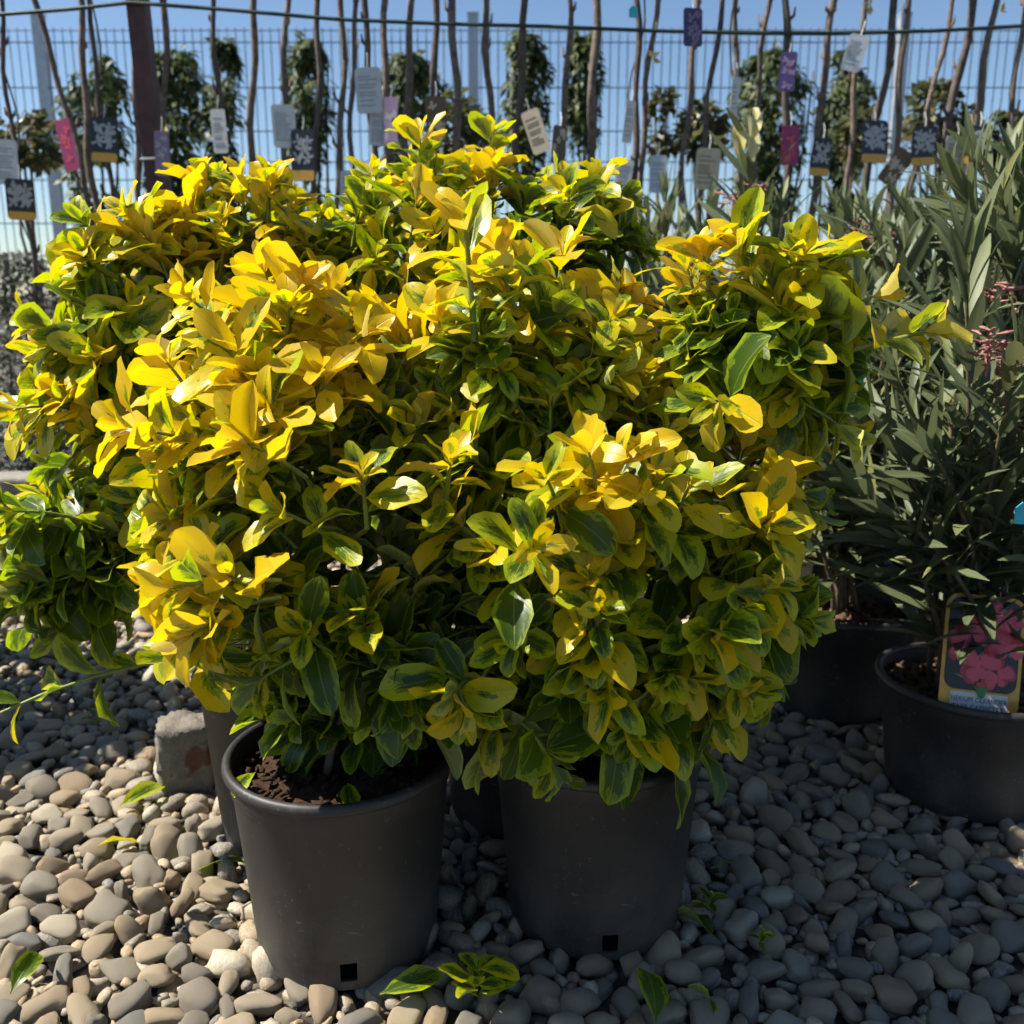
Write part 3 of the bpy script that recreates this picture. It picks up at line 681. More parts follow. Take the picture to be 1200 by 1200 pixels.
EU_LABEL = {'SL': 'unseen variegated shrub in a black pot, added to shade the pebbles before the concrete kerb',
            'FL': 'golden variegated shrub in a black pot whose open soil catches sun, beside the sunlit pebbles',
            'FR': 'bushy green and gold variegated shrub in the black pot standing towards the oleanders',
            'BL': 'variegated shrub behind the concrete block, long low twig arching over the pebbles',
            'BM': 'tall golden variegated shrub standing behind the two front pots, its own pot hidden in shade'}
OL_LABEL = {'O1': 'oleander with long grey-green leaves in the black pot holding the pink flower label', 'O2': 'oleander in black pot just behind the one with the pink flower label',
            'O3': 'oleander in black pot beside the beige text tag, pale yellow buds on a tall shoot', 'O4': 'tall oleander with drooping dusty pink flower heads next to the labelled oleander',
            'O5': 'oleander in the middle of the oleander block below the white flower tag', 'O6': 'oleander at the back of the block, below the tilted dark tag',
            'O7': 'oleander at the shrub end of the back row, in front of the bare canes', 'O8': 'oleander at the outer back corner of the oleander block'}
def finish_plant(name, key, label, cat, group, L, stems, tw, mat, stem_mat, drains, soil, smooth_min, stem_r):
    x, y, rr, rb, h = POTS[key]
    root = empty(name, (x, y, POT_Z)); tag(root, label, cat, group)
    build_pot(root, key, drains, soil, seed=ord(key[0]) * 7 + ord(key[-1]))
    origin = np.array([x, y, POT_Z])
    for pts in stems:
        s = MB(); n = len(pts); s.tube([p - origin for p in pts], [stem_r * (1 - 0.6 * i / (n - 1)) for i in range(n)], 7)
        s.build('stem', stem_mat, root, True)
    if tw is not None and tw.v:
        t = tw.build('twigs', M_STEM, root, True, M=Matrix.Translation(-Vector(origin))); t['kind'] = 'stuff'
    cnt = CNT[key]; top = [i for i in np.argsort(-cnt)[:300] if cnt[i] >= smooth_min]
    rest = sorted(set(range(len(L.P))) - set(top))
    me = L.joined('crown', rest, mat); me.transform(Matrix.Translation(-Vector(origin)))
    c = link('crown', me, None, root); c['kind'] = 'stuff'
    for i in top: L.place(i, mat, root, origin)
    return root
DR = {'FL': (-85, -178, 130), 'FR': (-88, 165, 40), 'BL': (-95, 10), 'BM': (-90,), 'SL': (-90,)}
ROOT = {}
for k in EU:
    L, tw, stems = EU[k]
    ROOT[k] = finish_plant('potted_shrub', k, EU_LABEL[k], 'shrub', 'variegated shrubs in black pots', L, stems, tw, M_EU, M_WOODY, DR[k], M_SOIL, 2, 0.0062)
for k in OL:
    L, stems = OL[k]
    ROOT[k] = finish_plant('potted_oleander', k, OL_LABEL[k], 'oleander', 'potted oleanders', L, stems, None, M_OL, M_WOODY, (), M_BARKSOIL, 3, 0.0055)

# ------------------------------------------------------------------ flower heads and buds on the oleanders
def spent_head(root, p, size, seed, droop=True):
    r = np.random.default_rng(seed); mb = MB(); p = np.array(p) - np.array(root.location)
    for k in range(26):
        d = r.normal(size=3); d /= np.linalg.norm(d); d[2] = -abs(d[2]) * 0.6 + 0.35 if droop else abs(d[2])
        b = p + r.normal(0, size * 0.22, 3); e = b + d * size * r.uniform(0.35, 0.7)
        mb.tube([b, (b + e) / 2 + r.normal(0, size * 0.05, 3), e], [0.0014, 0.0026, 0.0012], 4)
    for k in range(3):
        mb.tube([p + np.array([0, 0, -size * 1.2]), p + r.normal(0, size * 0.2, 3)], 0.0018, 4)
    mb.build('flower_head', M_PINK, root)
for (k, px, py, Y, sz, sd) in (('O4', 1172, 345, 1.50, 0.05, 1), ('O4', 1182, 430, 1.45, 0.05, 2), ('O4', 1150, 330, 1.55, 0.045, 3), ('O4', 1198, 500, 1.45, 0.04, 4), ('O5', 1010, 275, 2.0, 0.05, 5),
                               ('O5', 1055, 275, 2.0, 0.04, 6), ('O3', 893, 225, 2.1, 0.05, 7), ('O3', 862, 230, 2.1, 0.045, 8), ('O5', 1140, 270, 2.0, 0.05, 9), ('O1', 1160, 400, 1.3, 0.04, 10)):
    spent_head(ROOT[k], at(px, py, Y), sz, sd)
M_BUD = mat_leaf('pale_bud', [(0.0, (0.55, 0.48, 0.16)), (0.5, (0.62, 0.55, 0.22)), (1.0, (0.66, 0.58, 0.3))], 1.1, 0.5, 0.3, (0.6, 0.5, 0.2), (0.6, 0.55, 0.25))
for (px, py, sx) in ((868, 168, -0.15), (880, 150, 0.1), (875, 175, 0.25)):
    Lb = Leaves('eu'); p = at(px, py + 18, 2.08)
    Lb.add(p, [sx, -0.1, 1], [sx, -1, 0.2], 0.075, 1, 0.8, shape=5); me = Lb.joined('bud', [0], M_BUD); me.transform(Matrix.Translation(-ROOT['O3'].location)); link('bud', me, None, ROOT['O3'])

# ------------------------------------------------------------------ printed plant labels
M_PLATE = flat('white_label_plastic', (0.6, 0.6, 0.58), 0.4); M_BEIGE = flat('beige_label_plastic', (0.50, 0.43, 0.31), 0.45)
M_DARKP = flat('dark_photo_print', (0.022, 0.026, 0.032), 0.35); M_WPET = flat('white_petal_print', (0.36, 0.37, 0.38), 0.4)
M_ORANGE = flat('orange_label_band', (0.66, 0.36, 0.06), 0.4); M_INK = flat('grey_ink', (0.22, 0.23, 0.26), 0.5); M_BLACKINK = flat('black_ink', (0.03, 0.03, 0.03), 0.5)
M_MAG = flat('magenta_print', (0.30, 0.035, 0.11), 0.4); M_PURP = flat('purple_print', (0.055, 0.04, 0.13), 0.4); M_LILAC = flat('lilac_print', (0.24, 0.17, 0.27), 0.4)
M_LGREY = flat('blue_grey_label', (0.46, 0.50, 0.54), 0.45); M_CYAN = flat('cyan_tape', (0.05, 0.45, 0.55), 0.5); M_BROWNP = flat('brown_print', (0.12, 0.075, 0.045), 0.4)
M_ROSE = flat('rose_pink_print', (0.62, 0.085, 0.13), 0.35); M_ROSE2 = flat('deep_rose_print', (0.40, 0.035, 0.06), 0.35); M_GREENP = flat('leaf_green_print', (0.08, 0.22, 0.11), 0.35); M_LOGO = flat('logo_green', (0.02, 0.22, 0.06), 0.35); M_LOGOR = flat('logo_red', (0.55, 0.05, 0.04), 0.35)

def rrect(w_, h_, r_, n=6, taper=0.0):
    pts = []
    for cx, cz, a0 in ((w_ / 2 - r_, h_ / 2 - r_, 0), (-w_ / 2 + r_, h_ / 2 - r_, 90), (-w_ / 2 + r_, -h_ / 2 + r_, 180), (w_ / 2 - r_, -h_ / 2 + r_, 270)):
        for k in range(n + 1):
            a = R(a0 + 90 * k / n); x = cx + r_ * math.cos(a); z = cz + r_ * math.sin(a); pts.append((x * (1 + taper * z / h_), z))
    return pts
def plate(mb, pts, y0, y1):
    n = len(pts); mb.add([(x, y0, z) for x, z in pts] + [(x, y1, z) for x, z in pts],
        [tuple(range(n - 1, -1, -1)), tuple(range(n, 2 * n))] + [(i, (i + 1) % n, n + (i + 1) % n, n + i) for i in range(n)])
def petals(mb, cx, cz, r0, y, k=7, rot=0.0, wid=0.34, inner=0.1):
    for i in range(k):
        a = rot + 2 * math.pi * i / k + 0.35 * math.sin(i * 2.7 + rot * 9); r_ = r0 * (1 + 0.28 * math.sin(i * 4.1 + rot * 5)); ux, uz = math.cos(a), math.sin(a); vx, vz = -uz, ux
        prof = [(inner, 0.08), (0.45, wid * 0.75), (0.75, wid), (0.95, wid * 0.6), (1.0, 0.0), (0.95, -wid * 0.6), (0.75, -wid), (0.45, -wid * 0.75), (inner, -0.08)]
        mb.poly([(cx + r_ * (s * ux + t * vx), y - 0.00004 * i, cz + r_ * (s * uz + t * vz)) for s, t in prof][::-1])
def make_tag(kind, pos, w_, h_, roll, label, yaw=0.0, pitch=0.0, group='plant labels on the canes', strap=0.05):
    root = empty('plant_label', pos); root.rotation_euler = (pitch, roll, yaw); tag(root, label, 'label', group)
    body = {'white': M_PLATE, 'back': M_PLATE, 'grey': M_LGREY, 'beige': M_BEIGE, 'flower': M_DARKP, 'pink': M_MAG, 'purple': M_PURP, 'lilac': M_LILAC, 'brown': M_BROWNP}[kind]
    mb = MB(); plate(mb, rrect(w_, h_, min(w_, h_) * 0.16), -0.0006, 0.0006); mb.build('card', body, root)
    mb = MB(); mb.tube([(0, 0, h_ / 2 - 0.004), (0.002, 0.004, h_ / 2 + strap * 0.5), (0, 0.012, h_ / 2 + strap)], 0.0012, 4); mb.build('strap', M_PLATE, root)
    if kind in ('white', 'grey', 'back', 'beige'):
        mb = MB(); z = h_ * 0.30; r = np.random.default_rng(int(abs(pos[0]) * 1000))
        while z > -h_ * 0.36:
            wl = w_ * r.uniform(0.45, 0.74); mb.box((-(w_ * 0.76 - wl) / 2, -0.0009, z), (wl, 0.0004, h_ * 0.022)); z -= h_ * r.choice([0.062, 0.062, 0.11])
        mb.build('print', M_INK if kind != 'beige' else M_BROWNP, root)
    if kind == 'flower':
        mb = MB(); plate(mb, rrect(w_ * 0.96, h_ * 0.2, w_ * 0.09), -0.0012, -0.0007); b = mb.build('band', M_ORANGE, root); b.location = (0, 0, -h_ * 0.39)
        mb = MB(); r = np.random.default_rng(int(abs(pos[0]) * 777))
        for (a, c, q) in ((0, 0.1, 0.30), (-0.2, 0.28, 0.17), (0.22, 0.26, 0.17), (0.2, -0.06, 0.18), (-0.22, -0.04, 0.18)): petals(mb, a * w_, c * h_, q * w_ * 1.25, -0.0011 - 0.0003 * abs(a), 8, r.uniform(0, 1), 0.2)
        mb.build('flower_print', M_WPET, root)
    if kind in ('pink', 'purple', 'lilac', 'brown'):
        mb = MB(); r = np.random.default_rng(int(abs(pos[0]) * 555))
        for i in range(7): petals(mb, r.uniform(-0.3, 0.3) * w_, r.uniform(-0.38, 0.38) * h_, w_ * 0.2, -0.0010 - 0.00015 * i, 6, r.uniform(0, 1), 0.3)
        mb.build('flower_print', {'pink': M_ROSE, 'purple': M_LILAC, 'lilac': M_WPET, 'brown': M_BEIGE}[kind], root)
    return root

# ------------------------------------------------------------------ wire, steel post and the canes tied along it
YC = 2.98
def steel_post():
    root = empty('steel_post', (at(184, 300, YC).x + 0.055, YC, 0)); tag(root, 'dark brown square steel post carrying the green wire', 'post')
    b = Vector((0, 0, -0.05)); t = at(157, -40, YC) - root.location
    d = (t - b); mb = MB(); n = 2; s = 0.026
    pts = []
    for q in (b, t): pts += [q + Vector((sx * s, sy * s, 0)) for sx, sy in ((-1, -1), (1, -1), (1, 1), (-1, 1))]
    mb.add(pts, [(0, 1, 5, 4), (1, 2, 6, 5), (2, 3, 7, 6), (3, 0, 4, 7), (4, 5, 6, 7), (3, 2, 1, 0)])
    mb.build('post_tube', M_RUST, root)
    k = (at(175, 188, YC).z + 0.05) / (t.z + 0.05); c = b + d * k
    mb = MB(); mb.tube([c + Vector((x, y, z)) for x, y, z in ((-0.031, -0.031, 0), (0.031, -0.031, 0.003), (0.031, 0.031, 0.004), (-0.031, 0.031, 0.001), (-0.031, -0.031, 0))], 0.004, 6); mb.build('tie', M_PLATE, root)
steel_post()
cab = MB(); cpts = [(-60, 22), (0, 17), (80, 11), (152, 3), (260, 11), (400, 23), (520, 28), (640, 31), (760, 36), (880, 39), (980, 39.5), (1100, 36), (1260, 27)]
cab.tube([at(px, py, YC - 0.034) for px, py in cpts], 0.0055, 6)
tag(cab.build('support_wire', M_CABLE, None, True), 'dark green coated wire strung across the canes', 'wire')

pot_mb = MB(); pot_mb.lathe([(0.0, 0.0), (0.058, 0.0), (0.075, 0.19), (0.08, 0.19), (0.08, 0.2), (0.07, 0.2), (0.068, 0.18), (0.0, 0.18)], 20)
POT_SMALL = pot_mb.mesh('pot', True); POT_SMALL.materials.append(M_POT)
CANES = [(3, 28, 3.0), (45, 103, 4.5), (88, 118, 4.5), (112, 128, 4), (146, 170, 4), (188, 204, 4.2), (253, 262, 4.2), (295, 301, 4.6), (335, 340, 4), (372, 364, 4.2), (397, 398, 4.2), (416, 416, 4.2), (433, 437, 4.4), (454, 459, 4.4),
         (477, 480, 4.2), (504, 511, 4.2), (530, 532, 4.4), (573, 573, 4), (611, 609, 4.2), (663, 657, 4.2), (695, 697, 5.0), (742, 746, 4.2), (772, 748, 4.2), (812, 800, 4.4), (846, 822, 4.2), (868, 862, 4.0), (900, 884, 4.4), (925, 916, 5.0), (983, 946, 4.4),
         (1018, 985, 4.4), (1044, 1012, 4.4), (1068, 1040, 4.6), (1113, 1066, 4.4), (1137, 1096, 4.6), (1170, 1128, 4.8), (1203, 1176, 4.2)]
TAGGED = {0: 'the dark white-flower tag', 1: 'the magenta tag next to the brown steel post', 3: 'a white-flower tag near the brown steel post', 6: 'the plain white tag', 8: 'the shiny white tag with rounded top', 9: 'the small white-flower tag with an ochre band', 12: 'the tall grey tag with small print',
          14: 'the lilac tag', 18: 'the tilted beige tag', 19: 'the narrow brown tag', 21: 'the white tag seen edge-on', 23: 'the purple flower tag tied high up', 24: 'the beige tag low on its stem', 27: 'the dark purple tag above a magenta one', 28: 'the dark flower tag beside the magenta one', 29: 'the grey tag with small print tied high up', 31: 'the dark tag hanging askew', 33: 'the dark tag above the beige one', 30: 'the brightest white-flower tag'}
SHORT = {0: 'the dark white-flower tag', 1: 'the magenta tag', 3: 'the steel post', 6: 'the plain white tag', 8: 'the shiny white tag', 9: 'the ochre-band tag', 12: 'the small-print tag', 14: 'the lilac tag', 18: 'the tilted beige tag', 19: 'the narrow brown tag',
         21: 'the edge-on white tag', 23: 'the high purple tag', 24: 'the low beige tag', 27: 'the dark purple tag', 28: 'the dark flower tag', 29: 'the high grey tag', 30: 'the brightest flower tag', 31: 'the askew dark tag', 33: 'the dark tag above a beige one'}
def build_canes():
    for i, (xt, xb, rp) in enumerate(CANES):
        Y = YC + (0.0, 0.16, 0.32)[i % 3]; r = np.random.default_rng(300 + i)
        A = np.array(at(xt, 0, Y)); B = np.array(at(xb, 250, Y)); d = (A - B) / (A[2] - B[2])
        base = B - d * B[2] * 0.55; base[2] = 0.18
        n = 34; pts = []; rad = []; rr = rp / 1100 * Y * r.uniform(0.66, 0.98); ph = r.uniform(0, 6, 4)
        for k in range(n):
            s = k / (n - 1); z = 0.17 + s * 2.15
            p = B + d * (z - B[2]) if z > B[2] else B + (base - B) * ((B[2] - z) / (B[2] - 0.18)) ** 1.0
            wob = np.array([math.sin(z * 5.5 + ph[0]) * 0.013 + math.sin(z * 19 + ph[1]) * 0.0055, math.sin(z * 6 + ph[2]) * 0.008, 0])
            pts.append(np.array([p[0], p[1], z]) + wob); rad.append(rr * (1.12 - 0.3 * s) * (1 + 0.22 * max(0, math.sin(z * 31 + ph[3])) ** 6 + r.normal(0, 0.05)))
        o0 = np.array([pts[0][0], pts[0][1], 0.0])
        lo = [t for t in TAGGED if t < i]; hi = [t for t in TAGGED if t > i]
        lab = ('bare knobbly cane bearing ' + TAGGED[i]) if i in TAGGED else 'untagged cane between ' + SHORT[max(lo)] + ' and ' + (SHORT[min(hi)] if hi else 'the end of the row')
        root = empty('bare_cane', o0); tag(root, lab, 'cane', 'bare canes tied to the wire')
        mb = MB(); mb.tube([p - o0 for p in pts], rad, 8)
        for k in range(11):                                               # buds and pruning stubs
            q = int(r.integers(9, n - 2)); a = r.uniform(0, 6.28); dr = np.array([math.cos(a), math.sin(a), 0.9]); b = pts[q] - o0
            ln = r.uniform(0.010, 0.026); mb.tube([b, b + dr * (rad[q] + ln * 0.4), b + dr * (rad[q] * 0.9 + ln * 0.6) + np.array([0, 0, ln])], [0.006, 0.0048, 0.002], 5)
        mb.build('stem', M_CANE if i % 3 else M_CANE2, root, True)
        if i in (0, 3, 21, 25):                                             # a thin twining shoot
            tb = MB(); tb.tube([pts[k] - o0 + np.array([0.02 * math.sin(k * 0.8 + i), -0.02 * math.cos(k * 0.8), 0]) for k in range(10, n)], 0.0028, 5); tb.build('twining_shoot', M_CANE2, root, True)
        link('pot', POT_SMALL, None, root)
        if i >= 33 or i in (5, 18, 22, 29):
            for k in range(2):
                q = int(r.integers(n - 16, n - 5)); Lb = Leaves('sm')
                for m in range(5):
                    dd = r.normal(size=3) + np.array([0, -0.4, 0.9]); Lb.add(pts[q] + np.array([0.012, -0.012, 0]), dd, r.normal(size=3), r.uniform(0.018, 0.034), 1, 1.0)
                me = Lb.joined('young_leaves', range(5), M_BUD); me.transform(Matrix.Translation(-Vector(o0))); link('young_leaves', me, None, root)
build_canes()

YT = YC - 0.055
TAGS = [('back', 8, 190, 26, 50, 0.05, 'beige and white card hanging beside the grey shrub canes'), ('flower', 24, 234, 31, 46, 0.04, 'dark label with white flowers and ochre edge, beside the grey fence post'),
        ('pink', 79, 170, 20, 58, -0.18, 'folded magenta label hanging in front of the climbing plant'), ('flower', 122, 164, 30, 50, 0.05, 'dark label with white flowers hanging near the brown steel post'),
        ('lilac', 190, 180, 17, 50, 0.05, 'dim lilac label hanging just past the brown steel post'), ('white', 257, 154, 19, 48, 0.0, 'plain white label hanging from a cane above the golden shrubs'),
        ('white', 333, 148, 27, 48, -0.03, 'glossy white label with rounded top'), ('flower', 355, 182, 28, 58, 0.02, 'white-flower label with ochre band hanging below the glossy white label'),
        ('grey', 432, 106, 31, 50, -0.03, 'tall pale grey label with small print hanging at the wire'), ('grey', 445, 150, 24, 40, 0.05, 'blank grey label hanging below the tall small-print label'),
        ('lilac', 458, 142, 17, 54, 0.0, 'lilac blossom label beside the tall grey label'), ('grey', 411, 222, 25, 42, 0.05, 'dull grey label just above the golden foliage'),
        ('brown', 511, 135, 24, 42, 0.0, 'brownish pink label half hidden behind a cane'), ('beige', 628, 154, 22, 50, -0.35, 'beige label hanging strongly tilted'),
        ('brown', 655, 170, 17, 44, 0.1, 'narrow brown label beside the tilted beige one'), ('white', 737, 143, 11, 46, 0.10, 'white label seen nearly edge-on'),
        ('white', 731, 206, 19, 36, 0.15, 'small white label just above the shrub tops'), ('purple', 812, 32, 24, 42, -0.02, 'purple blossom label tied high at the wire'),
        ('grey', 771, 204, 20, 42, 0.0, 'pale blue-grey label in front of the mesh fence'), ('beige', 829, 198, 28, 46, 0.05, 'beige label above the oleander leaves'),
        ('white', 861, 114, 10, 44, 0.05, 'narrow white label against the dark climber'), ('purple', 923, 84, 19, 44, 0.05, 'dark purple blossom label against the round climber'),
        ('pink', 926, 170, 21, 44, 0.0, 'magenta blossom label below the dark purple one'), ('flower', 962, 184, 24, 42, 0.05, 'dark label with grey flowers beside the magenta one'),
        ('grey', 1002, 62, 23, 40, 0.25, 'grey label with lines of print tied high at the wire'), ('flower', 1025, 166, 33, 48, 0.0, 'label with the brightest white flowers and an orange band'),
        ('flower', 1083, 171, 29, 44, -0.03, 'dark label with pale blue flowers beside the askew dark label'), ('brown', 1050, 196, 22, 42, 0.6, 'dark label hanging askew above the oleanders'),
        ('beige', 1120, 186, 32, 50, 0.05, 'pale beige label overlapped by a dark flower label'), ('flower', 1146, 170, 28, 44, 0.05, 'dark flower label overlapping the pale beige label')]
for i, (kd, px, py, wp, hp, roll, lab) in enumerate(TAGS):
    p = at(px, py, YT - 0.012 * (i % 3)); k = (p - CAMP).dot(FWD) / FPX
    make_tag(kd, p, wp * k, hp * k, roll, lab, yaw=0.25 * math.sin(i * 2.3), pitch=0.08 * math.sin(i * 1.7), strap=0.04)

# ------------------------------------------------------------------ mesh fence
def fence():
    Yf = 5.9; root = empty('mesh_fence', (0, Yf, 0)); tag(root, 'tall grey welded wire mesh fence with square posts', 'fence')
    zt = at(557, 30, Yf).z; xs = [-5.25, -2.74, -0.225, 2.27, 4.8]
    for x in xs:
        mb = MB(); mb.box((x, 0.03, (zt + 0.06) / 2), (0.06, 0.06, zt + 0.06)); p = mb.build('post', M_GALV, root)
        mb = MB(); mb.box((x, 0.03, zt + 0.066), (0.066, 0.066, 0.012)); mb.build('cap', M_GALV, p)
    hz = [at(600, y, Yf).z for y in (36, 50, 103, 154, 190, 211, 262, 300)] + [0.9, 0.75, 0.5, 0.25, 0.1]
    for a, b in zip(xs[:-1], xs[1:]):
        mb = MB(); x = a + 0.045
        while x < b - 0.03:
            mb.tube([(x, 0, 0.04), (x, 0, zt - 0.01)], 0.0031, 4, False); x += 0.05
        for z in hz: mb.tube([(a + 0.03, -0.006, z), (b - 0.03, -0.006, z)], 0.0034, 4, False)
        mb.build('mesh_panel', M_WIRE, root)
fence()

# ------------------------------------------------------------------ plants behind the canes
def leafy(name, label, cat, group, mat, Y, px, y0, y1, wp, n, size, seed, shape=(0, 4), droop=0.6, topheavy=0.0, stem=True, ry=None, clump=9.0, base_z=0.0):
    r = np.random.default_rng(seed); L = Leaves('sm'); c0 = np.array(at(px, y0, Y)); c1 = np.array(at(px, y1, Y)); k = (np.array(c0) - np.array(CAMP)) @ np.array(FWD) / FPX
    hw = wp / 2 * k; zt, zb = c0[2], c1[2]; made = 0; tries = 0
    while made < n and tries < n * 30:
        tries += 1; s = r.random() ** (1 + topheavy); q = math.sqrt(r.random()) * (1.45 if r.random() < 0.16 else 1.0); a = r.uniform(0, 6.28)
        prof = math.sin(math.pi * min(1, 0.12 + 0.88 * (1 - s))) ** 0.45 if topheavy == 0 else (min(1, 3.2 * s + 0.25) * (1 - 0.45 * s))
        x = c0[0] * (1 - s) + c1[0] * s + hw * q * prof * math.cos(a); y = Y + (ry or hw) * q * prof * math.sin(a); z = zt + (zb - zt) * s
        if mnoise.noise(Vector((x * clump, y * clump, z * clump + seed))) < -0.12 + 0.45 * (q ** 3 - 0.4): continue
        rad = np.array([math.cos(a), math.sin(a), 0]); d = rad * 0.8 + np.array([0, 0, -droop]) + r.normal(0, 0.45, 3)
        L.add((x, y, z), d, np.array([0, 0, 1]) + rad * 0.4 + r.normal(0, 0.3, 3), size * r.uniform(0.6, 1.3), r.random(), 1.0, shape=int(r.integers(*shape))); made += 1
    ox = c1[0]; root = empty(name, (ox, Y, 0)); tag(root, label, cat, group); off = Matrix.Translation((-ox, -Y, 0))
    me = L.joined('crown', range(len(L.P)), mat); me.transform(off); c = link('crown', me, None, root); c['kind'] = 'stuff'
    if stem:
        for q in range(3):
            mb = MB(); e = np.array([c0[0] - ox + r.normal(0, hw * 0.35), r.normal(0, 0.03), zt - (zt - zb) * 0.12]); b = np.array([r.normal(0, 0.02), r.normal(0, 0.02), base_z])
            mb.tube([bez(b, (b + e) / 2 + r.normal(0, 0.03, 3), e, s) for s in np.linspace(0, 1, 8)], [0.012 - 0.008 * s for s in np.linspace(0, 1, 8)], 6); mb.build('stem', M_WOODY, root, True)
    return root
CLIMB = [(112, 62, 300, 78, 900, 'dark climber with ragged top near the grey fence post'), (205, 48, 300, 80, 1300, 'broad dark climber just behind the brown steel post'), (262, 48, 250, 46, 600, 'slender dark climber behind the plain white label'),
         (362, 46, 250, 62, 800, 'dark climber behind the glossy white label'), (480, 62, 240, 90, 900, 'low bushy climber behind the tall grey label'), (615, 40, 240, 62, 900, 'dark climber behind the tilted beige label'),
         (684, 42, 250, 48, 800, 'narrow dark climber behind a thick cane'), (900, 58, 250, 98, 1300, 'round-topped climber behind the dark purple label'), (990, 58, 260, 62, 800, 'climber beside the grey label tied high at the wire')]
for i, (px, y0, y1, wp, n, lab) in enumerate(CLIMB):
    leafy('climbing_plant', lab, 'climber', 'dark climbers along the fence', M_CL, 4.35 + 0.1 * (i % 2), px, y0, y1, wp * 1.15, int(n * 1.9), 0.05, 500 + i, topheavy=0.35, clump=7.0)
ROSES = [(30, 135, 195, 95, 380, 'leafy rose beside the grey fence post'), (535, 112, 190, 75, 260, 'sparse rose with reddish leaves between two climbers'), (775, 100, 180, 34, 110, 'tiny sparse rose standing on a thin stem'), (826, 122, 185, 60, 240, 'sparse rose below the purple label'),
         (1100, 98, 175, 85, 330, 'sparse rose with yellowish leaves behind the bright white-flower label'), (1180, 130, 195, 80, 330, 'dense low rose at the end of the cane row'), (1010, 130, 190, 60, 160, 'thin rose below the climber with the high grey label')]
for i, (px, y0, y1, wp, n, lab) in enumerate(ROSES):
    leafy('rose_bush', lab, 'rose', 'roses in front of the fence', M_RO, 4.0, px, y0, y1, wp, int(n * 1.5), 0.05, 600 + i, shape=(4, 8), droop=0.1)

# grey shrubs in the raised bed, kerb
leafy('grey_shrub', 'dense grey-leaved shrub behind the concrete kerb', 'shrub', None, M_GR, 3.75, 22, 300, 575, 235, 5200, 0.034, 701, shape=(2, 7), droop=-0.2, clump=4.0, ry=0.34)
kb = MB(); kb.box((0, 0, 0.10), (1.5, 0.16, 0.20)); ko = kb.build('kerb', M_KERB, None, loc=(-1.98, 3.33, 0.0))
bv = ko.modifiers.new('bevel', 'BEVEL'); bv.width = 0.012; bv.segments = 2
tag(ko, 'low grey concrete kerb in front of the grey shrub', 'kerb')

# concrete block between the pebbles and the pot
def concrete_block():
    bm = bmesh.new(); bmesh.ops.create_cube(bm, size=1.0)
    bmesh.ops.subdivide_edges(bm, edges=bm.edges[:], cuts=7, use_grid_fill=True)
    for v in bm.verts:
        c = v.co.copy(); m = max(abs(c.x), abs(c.y), abs(c.z)); q = c.normalized() * 0.62
        c = c.lerp(q, 0.22)
        n = mnoise.noise(c * 3 + Vector((3, 1, 7))) * 0.13 + mnoise.noise(c * 9) * 0.06
        c += c.normalized() * n; v.co = Vector((c.x * 0.085, c.y * 0.08, c.z * 0.135))
    me = bpy.data.meshes.new('concrete_block'); bm.to_mesh(me); bm.free(); me.polygons.foreach_set('use_smooth', [True] * len(me.polygons))
    p = at_ground(214, 938); o = link('concrete_block', me, M_CONC, None, (p.x, p.y + 0.03, 0.066)); o.rotation_euler = (0.05, 0.03, 0.3)
    tag(o, 'broken grey concrete block with a rusty brown stain leaning at the pots', 'block')
    nt = M_CONC.node_tree
concrete_block()

